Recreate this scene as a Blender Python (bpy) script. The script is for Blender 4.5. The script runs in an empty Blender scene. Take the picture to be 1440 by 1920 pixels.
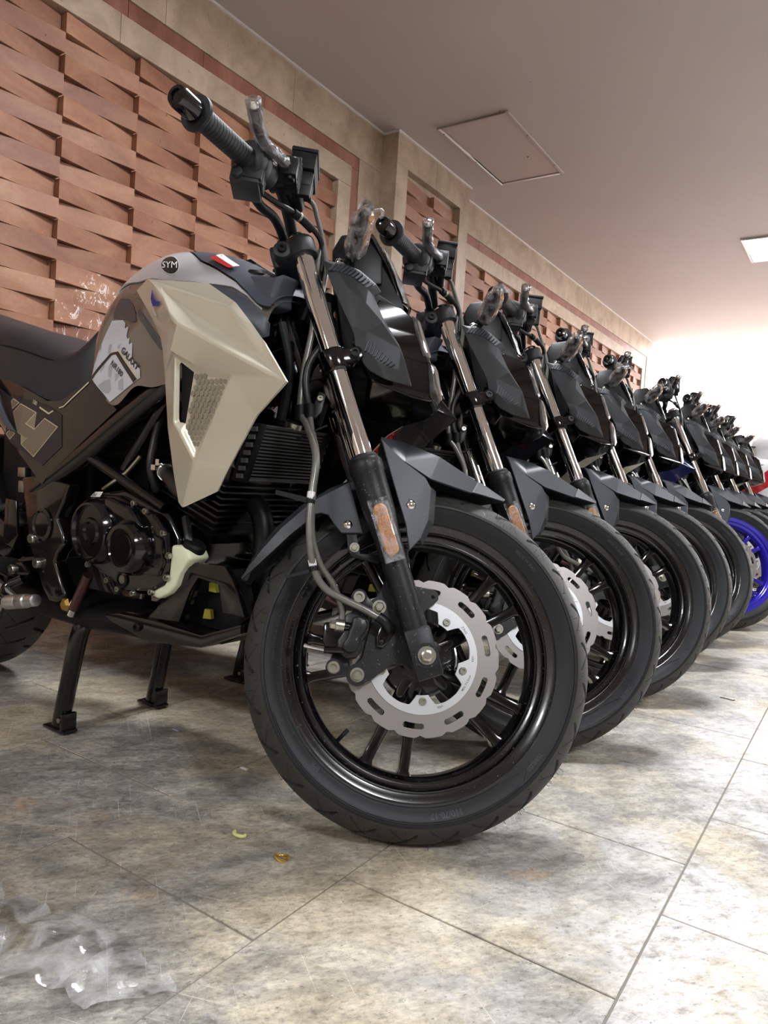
import bpy, bmesh, math, random
from mathutils import Vector, Matrix
from mathutils.geometry import tessellate_polygon

# ------------------------------------------------------------------ camera, sky, lamps, exposure
C = bpy.context.scene.collection
SC = bpy.context.scene
rad = math.radians

def setup_camera():
    yaw, pitch, roll, f = rad(33.82), rad(-2.522), rad(3.647), 1356.5
    fw = Vector((-math.sin(yaw)*math.cos(pitch), math.cos(yaw)*math.cos(pitch), math.sin(pitch)))
    r = Vector((math.cos(yaw), math.sin(yaw), 0)); u = r.cross(fw)
    r2 = r*math.cos(roll) + u*math.sin(roll); u2 = -r*math.sin(roll) + u*math.cos(roll)
    m = Matrix((r2, u2, -fw)).transposed().to_4x4()
    m.translation = Vector((0.6205, -1.0577, 0.5847))
    cam = bpy.data.cameras.new('camera'); cam.sensor_fit = 'HORIZONTAL'; cam.sensor_width = 36
    cam.lens = f/1440*36; cam.clip_start = 0.02
    o = bpy.data.objects.new('camera', cam); o.matrix_world = m; C.objects.link(o)
    SC.camera = o
setup_camera()

w = bpy.data.worlds.new('sky'); SC.world = w; w.use_nodes = True
nb = w.node_tree.nodes['Background']; nb.inputs[0].default_value = (1.0, .96, .95, 1); nb.inputs[1].default_value = 5.0
SC.view_settings.view_transform = 'Standard'; SC.view_settings.look = 'None'
SC.view_settings.gamma = 1; SC.view_settings.use_curve_mapping = False
SC.view_settings.exposure = 0.6
PANEL_POWER = 54.0          # emission of the ceiling light panels

# ------------------------------------------------------------------ materials
def lin(h):
    h = h.lstrip('#'); out = []
    for i in (0, 2, 4):
        c = int(h[i:i+2], 16)/255
        out.append(c/12.92 if c <= .04045 else ((c+.055)/1.055)**2.4)
    return out + [1]
MATS = {}
class NT:
    """small helper to wire shader nodes"""
    def __init__(s, name):
        s.m = bpy.data.materials.new(name); s.m.use_nodes = True; s.t = s.m.node_tree
        s.b = s.t.nodes['Principled BSDF']; MATS[name] = s.m
    def n(s, kind, **kw):
        x = s.t.nodes.new(kind)
        for k, v in kw.items(): setattr(x, k, v)
        return x
    def l(s, a, b): s.t.links.new(a, b)
    def tex(s, kind='Object'):
        if not hasattr(s, '_tc'): s._tc = s.n('ShaderNodeTexCoord')
        return s._tc.outputs[kind]
    def noise(s, scale, detail=4, rough=.55, coord=None, stretch=None, dist=0):
        x = s.n('ShaderNodeTexNoise'); x.inputs['Scale'].default_value = scale
        x.inputs['Detail'].default_value = detail; x.inputs['Roughness'].default_value = rough
        x.inputs['Distortion'].default_value = dist
        src = coord if coord is not None else s.tex()
        if stretch:
            mp = s.n('ShaderNodeMapping'); mp.inputs['Scale'].default_value = stretch
            s.l(src, mp.inputs[0]); src = mp.outputs[0]
        s.l(src, x.inputs['Vector']); return x.outputs['Fac']
    def ramp(s, fac, stops):
        r = s.n('ShaderNodeValToRGB'); e = r.color_ramp.elements
        while len(e) < len(stops): e.new(.5)
        for i, (p, c) in enumerate(stops):
            e[i].position = p; e[i].color = c if len(c) == 4 else list(c)+[1]
        s.l(fac, r.inputs[0]); return r.outputs[0]
    def mix(s, fac, a, b, mode='MIX'):
        x = s.n('ShaderNodeMix', data_type='RGBA', blend_type=mode)
        for sock, v in ((x.inputs[0], fac), (x.inputs[6], a), (x.inputs[7], b)):
            if isinstance(v, (int, float)): sock.default_value = v
            elif isinstance(v, (list, tuple)): sock.default_value = v
            else: s.l(v, sock)
        return x.outputs[2]
    def math(s, op, a, b=None):
        x = s.n('ShaderNodeMath', operation=op)
        for sock, v in ((x.inputs[0], a), (x.inputs[1], b)):
            if v is None: continue
            if isinstance(v, (int, float)): sock.default_value = v
            else: s.l(v, sock)
        return x.outputs[0]
    def bump(s, h, strength=.3, dist=.002):
        x = s.n('ShaderNodeBump'); x.inputs['Strength'].default_value = strength
        x.inputs['Distance'].default_value = dist; s.l(h, x.inputs['Height']); s.l(x.outputs[0], s.b.inputs['Normal'])
    def set(s, **kw):
        names = dict(color='Base Color', rough='Roughness', metal='Metallic', coat='Coat Weight', coat_rough='Coat Roughness',
                     spec='Specular IOR Level', trans='Transmission Weight', ior='IOR', alpha='Alpha', emit='Emission Color', emit_s='Emission Strength', sheen='Sheen Weight')
        for k, v in kw.items():
            i = s.b.inputs[names[k]]
            if hasattr(v, 'is_linked'): s.l(v, i)
            else: i.default_value = v
        return s
def pbr(name, hexc, rough=.5, metal=0, coat=0, grain=0, gscale=400, var=0, vscale=6, dust=0, dusthex='#8a8a86', **kw):
    t = NT(name); c = lin(hexc)
    col = c
    if var:
        col = t.mix(t.noise(vscale, 5), [x*(1-var) for x in c[:3]]+[1], [min(1, x*(1+var)) for x in c[:3]]+[1])
    if dust:
        d = t.math('MULTIPLY', t.math('GREATER_THAN', t.noise(260, 2, .5), .69), dust)
        col = t.mix(d, col, lin(dusthex))
    t.set(color=col, rough=rough, metal=metal, coat=coat, **kw)
    if coat: t.set(coat_rough=.04)
    if grain: t.bump(t.noise(gscale, 3), grain, .0006)
    return t.m
pbr('gloss_black', '#070709', .13, coat=.35)
pbr('frame_black', '#0a0a0c', .24, coat=.3)
pbr('satin_black', '#0e0f11', .42, spec=.35, grain=.1, gscale=900)
pbr('matte_black', '#0e0f11', .55, spec=.25, grain=.15, gscale=700)
pbr('fork_black', '#111216', .44, spec=.4, grain=.12, gscale=900, dust=.5)
pbr('caliper_black', '#101115', .4, dust=.6)
pbr('cowl_grey', '#1c1e22', .5, grain=.22, gscale=1100)
pbr('fender_grey', '#33373c', .44, grain=.1, gscale=900, dust=.12)
pbr('rubber', '#131519', .5, spec=.4, grain=.2, gscale=600)
pbr('tread_rubber', '#363634', .58, grain=.3, gscale=500, spec=.35)
pbr('soft_rubber', '#17181b', .6, grain=.25, gscale=800)
pbr('grip_end_black', '#060607', .14, coat=.5)
pbr('seat_vinyl', '#1f2328', .46, grain=.35, gscale=900)
pbr('chrome', '#e8e6e4', .045, 1)
pbr('bolt_steel', '#b9b6ac', .28, 1)
pbr('zinc', '#a8a79b', .35, 1)
pbr('disc_steel', '#a39e9c', .40, .9, grain=.12, gscale=260)
pbr('rim_black', '#08080a', .20, coat=.5, dust=.30)
pbr('carrier_alu', '#dcdfe3', .38, .85)
pbr('peg_alu', '#c5c6c8', .38, 1, grain=.5, gscale=220)
pbr('gold', '#cfae62', .25, 1)
pbr('cream_paint', '#d3cdba', .34, .32, coat=.7)
pbr('cream_dark', '#b3a993', .42, .2)
pbr('vent_hex', '#8d8473', .5, .1)
pbr('silver_paint', '#d2d4da', .34, .35, coat=.7)
pbr('tank_brown', '#7d736c', .16, .4, coat=.9)
pbr('charcoal', '#3e4045', .3, coat=.6)
pbr('console_grey', '#4a4e58', .38, .1, grain=.12, gscale=900)
pbr('decal_white', '#c8c9d2', .28, coat=.7)
pbr('decal_grey', '#a5a9b3', .28, coat=.7)
pbr('decal_black', '#15120f', .35, coat=.4)
pbr('decal_beige', '#cfc3a4', .4)
pbr('decal_tan', '#6f6456', .35, coat=.5)
pbr('side_brown', '#100d0c', .18, coat=.5)
pbr('side_matte', '#24242a', .4)
pbr('radiator_grey', '#5c5d5d', .5, .3)
pbr('radiator_core', '#1a1b1c', .6, .2)
pbr('hose_grey', '#75746f', .32, .4)
pbr('hose_black', '#202020', .4)
pbr('tape_white', '#e4e5e6', .5)
pbr('red_label', '#b3161c', .4)
pbr('red_tape', '#c0122c', .3, coat=.6)
pbr('blue_emblem', '#2a2a9c', .35)
pbr('blue_rim', '#2a1fa8', .2, .3, coat=.8)
pbr('navy_paint', '#14163a', .22, coat=.7)
pbr('black_paint', '#18181c', .2, coat=.7)
pbr('white_paint', '#e6e6e8', .25, coat=.7)
pbr('red_paint', '#c3202a', .25, coat=.7)
pbr('pale_blue_paint', '#9fb4d8', .25, coat=.7)
pbr('reservoir_plastic', '#dfe3c4', .4, spec=.4)
pbr('coolant_yellow', '#9a9836', .4)
pbr('rod_maroon', '#3a1b1b', .3, coat=.4)
pbr('tread_hair', '#141414', .6)
pbr('sidewall_letter', '#34363a', .5)
pbr('mirror_chip', '#c9b9a4', .6)
pbr('ring_brass', '#c9a23c', .35, .6)
pbr('ring_pale', '#d6d890', .45)
pbr('wire_dark', '#3a3632', .6)
pbr('ceiling_white', '#d8d2ce', .6)

def m_orange():
    t = NT('orange_reflector'); v = t.n('ShaderNodeTexVoronoi'); v.inputs['Scale'].default_value = 600; t.l(t.tex(), v.inputs['Vector'])
    col = t.mix(t.math('GREATER_THAN', v.outputs['Distance'], .5), lin('#e89a1c'), lin('#b8700e'))
    t.set(color=col, rough=.25, coat=.5); t.bump(v.outputs['Distance'], .5, .0006)
m_orange()
def m_clear(name, rough, tint, haze, gloss, nscale, strength):
    """thin clear plastic: see-through, with a sheen that grows at grazing angles and on the creases"""
    t = NT(name); h = t.noise(nscale, 6, .65, dist=.6); nt = t.t; out = nt.nodes['Material Output']
    bp = t.n('ShaderNodeBump'); bp.inputs['Strength'].default_value = strength; bp.inputs['Distance'].default_value = .004; t.l(h, bp.inputs['Height'])
    tr = t.n('ShaderNodeBsdfTransparent'); tr.inputs[0].default_value = (.95, .95, .95, 1)
    t.set(color=lin(tint), rough=rough, spec=1.0); t.l(bp.outputs[0], t.b.inputs['Normal'])
    lw = t.n('ShaderNodeLayerWeight'); lw.inputs[0].default_value = .35; t.l(bp.outputs[0], lw.inputs['Normal'])
    gl = t.n('ShaderNodeBsdfGlossy'); gl.inputs[1].default_value = rough; t.l(bp.outputs[0], gl.inputs['Normal'])
    m1 = t.n('ShaderNodeMixShader'); t.l(t.math('MULTIPLY', t.ramp(h, [(.42, [0]*3), (.66, [1]*3)]), haze), m1.inputs[0]); t.l(tr.outputs[0], m1.inputs[1]); t.l(t.b.outputs[0], m1.inputs[2])
    m2 = t.n('ShaderNodeMixShader'); t.l(t.math('ADD', t.math('MULTIPLY', lw.outputs['Fresnel'], gloss), .03), m2.inputs[0]); t.l(m1.outputs[0], m2.inputs[1]); t.l(gl.outputs[0], m2.inputs[2])
    t.l(m2.outputs[0], out.inputs[0])
m_clear('plastic_wrap', .07, '#f2f2f4', .30, 1.0, 75, 1.0)
m_clear('plastic_film', .10, '#f4f6f8', .42, .40, 18, .35)
m_clear('clear_lens', .03, '#dfe6ec', .10, 1.0, 60, .05)

def m_tile():
    t = NT('terracotta')
    oi = t.n('ShaderNodeObjectInfo').outputs['Random']
    geo = t.n('ShaderNodeNewGeometry').outputs['Position']
    n1 = t.noise(3.2, 6, .62, geo, (1, 1, 2.2), .5)
    base = t.ramp(n1, [(.25, lin('#8a6150')), (.5, lin('#a47a63')), (.72, lin('#b8947c'))])
    base = t.mix(.75, base, t.ramp(oi, [(0, lin('#c9a68c')), (.5, lin('#e8d0ba')), (1, lin('#fff0e0'))]), 'MULTIPLY')
    fine = t.noise(60, 4, .6, geo)
    base = t.mix(.25, base, t.ramp(fine, [(.3, [.45]*3), (.7, [1]*3)]), 'MULTIPLY')
    # white plaster scuffs low on the wall
    sep = t.n('ShaderNodeSeparateXYZ'); t.l(geo, sep.inputs[0])
    zone = t.math('MULTIPLY', t.math('LESS_THAN', sep.outputs[2], 1.42), t.math('LESS_THAN', sep.outputs[1], 1.25))
    zone = t.math('MULTIPLY', zone, t.math('GREATER_THAN', sep.outputs[1], .66))
    sc = t.math('MULTIPLY', t.math('GREATER_THAN', t.noise(14, 8, .74, geo, (1, 1.6, 1), 1.6), .572), t.math('GREATER_THAN', t.noise(3.1, 2, .5, geo), .44))
    base = t.mix(t.math('MULTIPLY', t.math('MULTIPLY', zone, sc), .8), base, lin('#e6dcd6'))
    sp = t.math('GREATER_THAN', t.noise(38, 2, .5, geo, (1, 1, .6)), .765)
    base = t.mix(t.math('MULTIPLY', sp, .7), base, lin('#3a241a'))
    t.set(color=base, rough=.55); t.bump(t.noise(45, 6, .6, geo), .18, .002)
m_tile()
def m_stone(name, stops, scale, stretch=None, rough=.5, pit=True, bump=.2):
    t = NT(name); geo = t.n('ShaderNodeNewGeometry').outputs['Position']
    oi = t.n('ShaderNodeObjectInfo').outputs['Random']
    n1 = t.noise(scale, 7, .62, geo, stretch, .6)
    c = t.ramp(n1, stops)
    c = t.mix(.5, c, t.ramp(oi, [(0, [.82]*3), (1, [1]*3)]), 'MULTIPLY')
    if pit:
        p = t.math('GREATER_THAN', t.noise(scale*7, 4, .6, geo, stretch), .66)
        c = t.mix(t.math('MULTIPLY', p, .45), c, [x*.45 for x in stops[0][1][:3]]+[1])
    t.set(color=c, rough=rough); t.bump(t.noise(scale*6, 6, .6, geo), bump, .0015)
m_stone('limestone', [(.3, lin('#9c8874')), (.5, lin('#b09c86')), (.7, lin('#c0ad98'))], 5)
m_stone('red_stone', [(.3, lin('#73493a')), (.5, lin('#8a5a48')), (.7, lin('#9c6f5c'))], 6, (1, 1, .4), .4, False)
m_stone('dark_strip_stone', [(.3, lin('#241b18')), (.6, lin('#332723'))], 7, None, .35, False)  # dark tone for the strip added at the wall foot
m_stone('pale_plaster', [(.3, lin('#8f867a')), (.7, lin('#9c9387'))], 3, None, .7, False)
def m_floor():
    t = NT('floor_stone'); geo = t.n('ShaderNodeNewGeometry').outputs['Position']
    oi = t.n('ShaderNodeObjectInfo').outputs['Random']
    rot = t.n('ShaderNodeMapping', vector_type='TEXTURE'); rot.inputs['Rotation'].default_value = (0, 0, rad(48)); rot.inputs['Scale'].default_value = (1.35, .75, 1)
    t.l(geo, rot.inputs[0]); rv = rot.outputs[0]
    big = t.noise(2.6, 5, .62, geo, None, .5)
    mid = t.noise(15, 13, .78, rv, None, .35)
    fin = t.noise(95, 9, .8, rv)
    a = t.ramp(mid, [(.36, lin('#716e69')), (.5, lin('#98948d')), (.62, lin('#bdb8ae'))])
    b = t.ramp(mid, [(.36, lin('#978d7a')), (.5, lin('#bcb099')), (.64, lin('#d8cfb8'))])
    c = t.mix(t.ramp(big, [(.44, [0]*3), (.58, [1]*3)]), a, b)
    tan = t.ramp(t.noise(6.5, 6, .65, geo, None, .5), [(.62, [0]*3), (.70, [.5]*3)])
    c = t.mix(tan, c, lin('#c2a07a'))
    gr = t.ramp(t.noise(5.2, 8, .7, rv, None, .3), [(.57, [0]*3), (.68, [.55]*3)])
    c = t.mix(gr, c, lin('#75757a'))
    c = t.mix(.75, c, t.ramp(fin, [(.36, [.34]*3), (.49, [.92]*3), (.66, [1.28]*3)]), 'MULTIPLY')
    # chalky white film of dust near the aisle, worn off in patches
    sep = t.n('ShaderNodeSeparateXYZ'); t.l(geo, sep.inputs[0])
    mr = t.n('ShaderNodeMapRange'); t.l(sep.outputs[0], mr.inputs[0]); mr.inputs[1].default_value = .1; mr.inputs[2].default_value = .5
    wt = t.math('MULTIPLY', mr.outputs[0], t.ramp(t.noise(3.4, 7, .68, geo, None, .7), [(.42, [0]*3), (.56, [1]*3)]))
    wt = t.math('MULTIPLY', wt, t.ramp(t.noise(40, 7, .75, rv), [(.38, [.1]*3), (.52, [.9]*3)]))
    c = t.mix(wt, c, lin('#dad9d8'))
    # scratches in several directions
    for ang, thr, sc, st in ((20, .67, 2.0, 120), (-35, .665, 1.7, 150), (75, .685, 2.2, 110), (-62, .69, 3.0, 140)):
        mp = t.n('ShaderNodeMapping', vector_type='TEXTURE'); mp.inputs['Rotation'].default_value = (0, 0, rad(ang)); mp.inputs['Scale'].default_value = (1/2.5, 1/st, 1)
        t.l(geo, mp.inputs[0])
        s = t.ramp(t.noise(sc, 3, .6, mp.outputs[0], None, .25), [(thr, [0]*3), (thr+.03, [.5]*3)])
        c = t.mix(s, c, lin('#dedad2'))
    dk = t.ramp(t.noise(120, 4, .65, rv), [(.63, [0]*3), (.67, [.65]*3)])
    c = t.mix(dk, c, lin('#46433f'))
    lt = t.ramp(t.noise(140, 4, .65, geo), [(.66, [0]*3), (.70, [.6]*3)])
    c = t.mix(lt, c, lin('#e2ded6'))
    c = t.mix(.35, c, t.ramp(oi, [(0, [.76]*3), (1, [1]*3)]), 'MULTIPLY')
    t.set(color=c, rough=t.ramp(mid, [(.3, [.42]*3), (.7, [.62]*3)]), spec=.3)
    t.bump(fin, .3, .001)
m_floor()
pbr('grout', '#7d776e', .8, grain=.3)
def m_ceiling():
    t = NT('ceiling_paint'); geo = t.n('ShaderNodeNewGeometry').outputs['Position']
    c = t.mix(t.noise(1.3, 4, .5, geo), lin('#b5aaa6'), lin('#c0b5b0'))
    sp = t.math('GREATER_THAN', t.noise(9, 2, .4, geo), .80)
    c = t.mix(t.math('MULTIPLY', sp, .6), c, lin('#6a5a52'))
    t.set(color=c, rough=.7); t.bump(t.noise(3, 3, .5, geo), .05, .01)
m_ceiling()
pbr('hatch_paint', '#b9ada8', .32)
def m_lamp():
    t = NT('lamp_diffuser'); t.set(color=(1, 1, 1, 1), emit=(.93, .96, 1, 1), emit_s=PANEL_POWER)
m_lamp()
pbr('outside_paving', '#cfc6c2', .8, var=.1)

# ------------------------------------------------------------------ mesh helpers
def spline(pts, n=6):
    P = [Vector(p) for p in pts]
    if len(P) < 3: return P
    out = []
    for i in range(len(P)-1):
        a = P[i-1] if i else P[0]*2-P[1]; b = P[i]; c = P[i+1]; d = P[i+2] if i+2 < len(P) else P[-1]*2-P[-2]
        for k in range(n):
            t = k/n
            out.append(.5*((2*b)+(c-a)*t+(2*a-5*b+4*c-d)*t*t+(3*b-a-3*c+d)*t**3))
    out.append(P[-1]); return out
class MB:
    def __init__(s): s.v = []; s.f = []
    def add(s, vs, fs):
        o = len(s.v); s.v += [tuple(v) for v in vs]; s.f += [tuple(i+o for i in f) for f in fs]; return s
    def box(s, c, size, R=None):
        c = Vector(c); h = [x/2 for x in size]; vs = []
        for x in (-1, 1):
            for y in (-1, 1):
                for z in (-1, 1):
                    p = Vector((x*h[0], y*h[1], z*h[2])); vs.append(c+(R @ p if R else p))
        return s.add(vs, [(0, 1, 3, 2), (4, 6, 7, 5), (0, 4, 5, 1), (2, 3, 7, 6), (0, 2, 6, 4), (1, 5, 7, 3)])
    def hexa(s, b, t):
        """solid between two quads with the same winding"""
        return s.add(list(b)+list(t), [(3, 2, 1, 0), (4, 5, 6, 7)]+[(i, (i+1) % 4, 4+(i+1) % 4, 4+i) for i in range(4)])
    def frame(s, d):
        d = Vector(d).normalized(); a = Vector((0, 0, 1)) if abs(d.z) < .9 else Vector((1, 0, 0))
        u = d.cross(a).normalized(); return u, d.cross(u)
    def cyl(s, p0, p1, r0, r1=None, n=24, caps=True):
        return s.lathe([(r0, 0), (r1 if r1 is not None else r0, (Vector(p1)-Vector(p0)).length)], p0, Vector(p1)-Vector(p0), n, caps)
    def lathe(s, prof, p0, axis, n=32, caps=True, loop=False):
        p0 = Vector(p0); d = Vector(axis).normalized(); u, v = s.frame(d); vs = []; m = len(prof)
        for r, h in prof:
            for i in range(n):
                a = 2*math.pi*i/n; vs.append(p0+d*h+(u*math.cos(a)+v*math.sin(a))*r)
        fs = []
        for k in range(m if loop else m-1):
            k2 = (k+1) % m
            for i in range(n): fs.append((k*n+i, k*n+(i+1) % n, k2*n+(i+1) % n, k2*n+i))
        if caps and not loop: fs += [tuple(range(n))[::-1], tuple((m-1)*n+i for i in range(n))]
        return s.add(vs, fs)
    def tube(s, pts, r, n=10, sm=6, caps=True):
        P = spline(pts, sm) if sm else [Vector(p) for p in pts]
        vs = []; m = len(P); u = None
        for k, p in enumerate(P):
            d = (P[min(k+1, m-1)]-P[max(k-1, 0)]).normalized()
            if u is None: u, _ = s.frame(d)
            u = (u-d*u.dot(d)).normalized(); v = d.cross(u)
            rr = r(k/(m-1)) if callable(r) else r
            vs += [p+(u*math.cos(2*math.pi*i/n)+v*math.sin(2*math.pi*i/n))*rr for i in range(n)]
        fs = [(k*n+i, k*n+(i+1) % n, (k+1)*n+(i+1) % n, (k+1)*n+i) for k in range(m-1) for i in range(n)]
        if caps: fs += [tuple(range(n))[::-1], tuple((m-1)*n+i for i in range(n))]
        return s.add(vs, fs)
    def prism(s, xz, y0, y1):
        """outline in the x-z plane pushed from y0 to y1 (numbers or functions of x, z)"""
        n = len(xz); g = lambda y, p: y(*p) if callable(y) else y
        vs = [(x, g(y0, (x, z)), z) for x, z in xz]+[(x, g(y1, (x, z)), z) for x, z in xz]
        tri = tessellate_polygon([[Vector((x, z, 0)) for x, z in xz]])
        return s.add(vs, [t for t in tri]+[tuple(n+i for i in t[::-1]) for t in tri]+[(i, (i+1) % n, n+(i+1) % n, n+i) for i in range(n)])
    def loft(s, rings, closed=True, caps=True):
        n = len(rings[0]); m = len(rings); vs = [p for r in rings for p in r]; fs = []
        for k in range(m-1):
            for i in range(n if closed else n-1): fs.append((k*n+i, k*n+(i+1) % n, (k+1)*n+(i+1) % n, (k+1)*n+i))
        if caps and closed: fs += [tuple(range(n))[::-1], tuple((m-1)*n+i for i in range(n))]
        return s.add(vs, fs)
    def patch(s, xz, fn, step=.02, off=0.0):
        """outline in x-z draped on the surface y = fn(x, z), lifted outwards (towards -y) by off"""
        bm = bmesh.new(); bm.faces.new([bm.verts.new((x, 0, z)) for x, z in xz])
        bmesh.ops.triangulate(bm, faces=bm.faces[:])
        for ax in (0, 2):
            vals = [p[ax//2] for p in xz]; k = math.ceil(min(vals)/step)
            while k*step < max(vals):
                co = [0, 0, 0]; co[ax] = k*step; no = [0, 0, 0]; no[ax] = 1
                bmesh.ops.bisect_plane(bm, geom=bm.verts[:]+bm.edges[:]+bm.faces[:], plane_co=co, plane_no=no); k += 1
        bm.verts.index_update()
        vs = [(v.co.x, fn(v.co.x, v.co.z)-off, v.co.z) for v in bm.verts]; fs = []
        for f in bm.faces:
            idx = [v.index for v in f.verts]; fs.append(tuple(idx if f.normal.y < 0 else idx[::-1]))
        bm.free(); return s.add(vs, fs)
    def xf(s, M):
        s.v = [tuple(M @ Vector(v)) for v in s.v]; return s
    def mirror(s):
        o = MB(); o.v = [(x, -y, z) for x, y, z in s.v]; o.f = [f[::-1] for f in s.f]; return o
    def both(s):
        m = s.mirror(); return s.add(m.v, m.f)
def mesh(mb, name, mat, bevel=0, seg=2, angle=32, solid=0, flat=False, recalc=True, inner=None):
    me = bpy.data.meshes.new(name); me.from_pydata(mb.v, [], mb.f)
    bm = bmesh.new(); bm.from_mesh(me)
    if recalc: bmesh.ops.recalc_face_normals(bm, faces=bm.faces[:])
    def do_bevel():
        bmesh.ops.remove_doubles(bm, verts=bm.verts[:], dist=1e-6)
        ed = [e for e in bm.edges if len(e.link_faces) == 2 and e.calc_face_angle(0) > rad(angle-6)]
        bmesh.ops.bevel(bm, geom=ed, offset=bevel, segments=seg, profile=.5, affect='EDGES', clamp_overlap=True)
    if bevel and inner: do_bevel()
    if solid:
        ov_ = set(bm.verts); bmesh.ops.solidify(bm, geom=bm.faces[:], thickness=solid)
        if inner:
            for f_ in bm.faces:
                if not any(v_ in ov_ for v_ in f_.verts): f_.material_index = 1
    if bevel and not inner: do_bevel()
    bm.to_mesh(me); bm.free()
    me.materials.append(MATS[mat] if isinstance(mat, str) else mat)
    if inner: me.materials.append(MATS[inner])
    if not flat:
        me.polygons.foreach_set('use_smooth', [True]*len(me.polygons)); me.set_sharp_from_angle(angle=rad(angle))
    me.update(); return me
def obj(name, mb, mat, parent=None, M=None, **kw):
    me = mb if isinstance(mb, bpy.types.Mesh) else mesh(mb, name, mat, **kw)
    o = bpy.data.objects.new(name, me); C.objects.link(o)
    if parent: o.parent = parent
    if M is not None: o.matrix_local = M
    return o
def tag(o, label=None, cat=None, group=None, kind=None):
    for k, v in (('label', label), ('category', cat), ('group', group), ('kind', kind)):
        if v: o[k] = v
    return o
def empty(name, loc=(0, 0, 0), rz=0):
    o = bpy.data.objects.new(name, None); C.objects.link(o); o.location = loc; o.rotation_euler = (0, 0, rz); o.empty_display_size = .1; return o
def text2d(txt, size=1.0, bold=.012, step=0):
    cu = bpy.data.curves.new('lettering', 'FONT'); cu.body = txt; cu.size = size; cu.offset = bold*size; cu.resolution_u = 3
    o = bpy.data.objects.new('lettering', cu); C.objects.link(o)
    dg = bpy.context.evaluated_depsgraph_get(); me = bpy.data.meshes.new_from_object(o.evaluated_get(dg))
    if step:
        bm = bmesh.new(); bm.from_mesh(me)
        for ax in (0, 1):
            lo, hi = min(v.co[ax] for v in bm.verts), max(v.co[ax] for v in bm.verts); no = [0, 0, 0]; no[ax] = 1
            for k in range(1, int((hi-lo)/step)+1):
                co = [0, 0, 0]; co[ax] = lo+k*step
                bmesh.ops.bisect_plane(bm, geom=bm.verts[:]+bm.edges[:]+bm.faces[:], plane_co=co, plane_no=no)
        bm.to_mesh(me); bm.free()
    vs = [v.co.copy() for v in me.vertices]; fs = [tuple(p.vertices) for p in me.polygons]
    bpy.data.objects.remove(o); bpy.data.meshes.remove(me); bpy.data.curves.remove(cu)
    w_ = max(v.x for v in vs) if vs else 0
    return vs, fs, w_
def copy_tree(o, parent=None):
    c = o.copy(); C.objects.link(c)
    if parent: c.parent = parent
    for ch in o.children: copy_tree(ch, c)
    return c
rnd = random.Random(7)

# ------------------------------------------------------------------ the hall
WX = -2.2           # face of the left wall
HZ = 2.84           # ceiling height
YB, YE, XR = -5.0, 9.92, 5.0
def slab(name, lo, hi, mat, parent=None, **kw):
    c = [(a+b)/2 for a, b in zip(lo, hi)]; return obj(name, MB().box(c, [b-a for a, b in zip(lo, hi)]), mat, parent, **kw)
fl = tag(slab('floor', (WX-.3, YB, -.16), (XR+.3, YE, -.0022), 'grout'), kind='structure')
ce = tag(slab('ceiling', (WX-.3, YB-.3, HZ), (XR+.3, YE+.25, HZ+.2), 'ceiling_paint'), kind='structure')
wl = tag(slab('wall_left', (WX-.30, YB, -.16), (WX-.055, YE, HZ), 'limestone'), kind='structure')
tag(slab('wall_back', (WX-.3, YB-.3, -.16), (XR+.3, YB, HZ), 'pale_plaster'), kind='structure')
tag(slab('wall_right', (XR, YB, -.16), (XR+.3, YE, HZ), 'pale_plaster'), kind='structure')
out = tag(slab('outside_paving', (WX-6, YE, -.2), (XR+8, YE+20, -.03), 'outside_paving'), kind='structure')

# floor stones: running bond columns along the row, 3 mm open joints
TW, TL = .3975, .385
stone_meshes = [mesh(MB().box((0, 0, -.006), (TW-.003, TL-.003, .012)), 'floor_stone', 'floor_stone', bevel=.0008, seg=1) for _ in range(1)]
offs = {0: .176, 1: .005, -1: -.012, -2: -.2}
far = MB()
for k in range(-7, 12):
    x = .42-TW/2+TW*k; o_ = offs.get(k, (.176, .005)[k % 2] + rnd.uniform(-.01, .01))
    for j in range(-13, 27):
        y = o_-TL/2+TL*j
        if y < YB+.2 or y > YE-.19: continue
        dz = rnd.uniform(-.0012, .0003)
        if -5 <= k <= 2 and -1.6 < y < 8.4:
            t = obj('floor_stone', stone_meshes[0], None, fl); t.location = (x, y, dz); t.rotation_euler = (rnd.uniform(-.001, .001), rnd.uniform(-.001, .001), 0)
        else:
            far.box((x, y, -.006+dz), (TW-.003, TL-.003, .012))
tag(obj('distant_floor_stones', far, 'floor_stone', fl, flat=True), kind='stuff')

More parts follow.
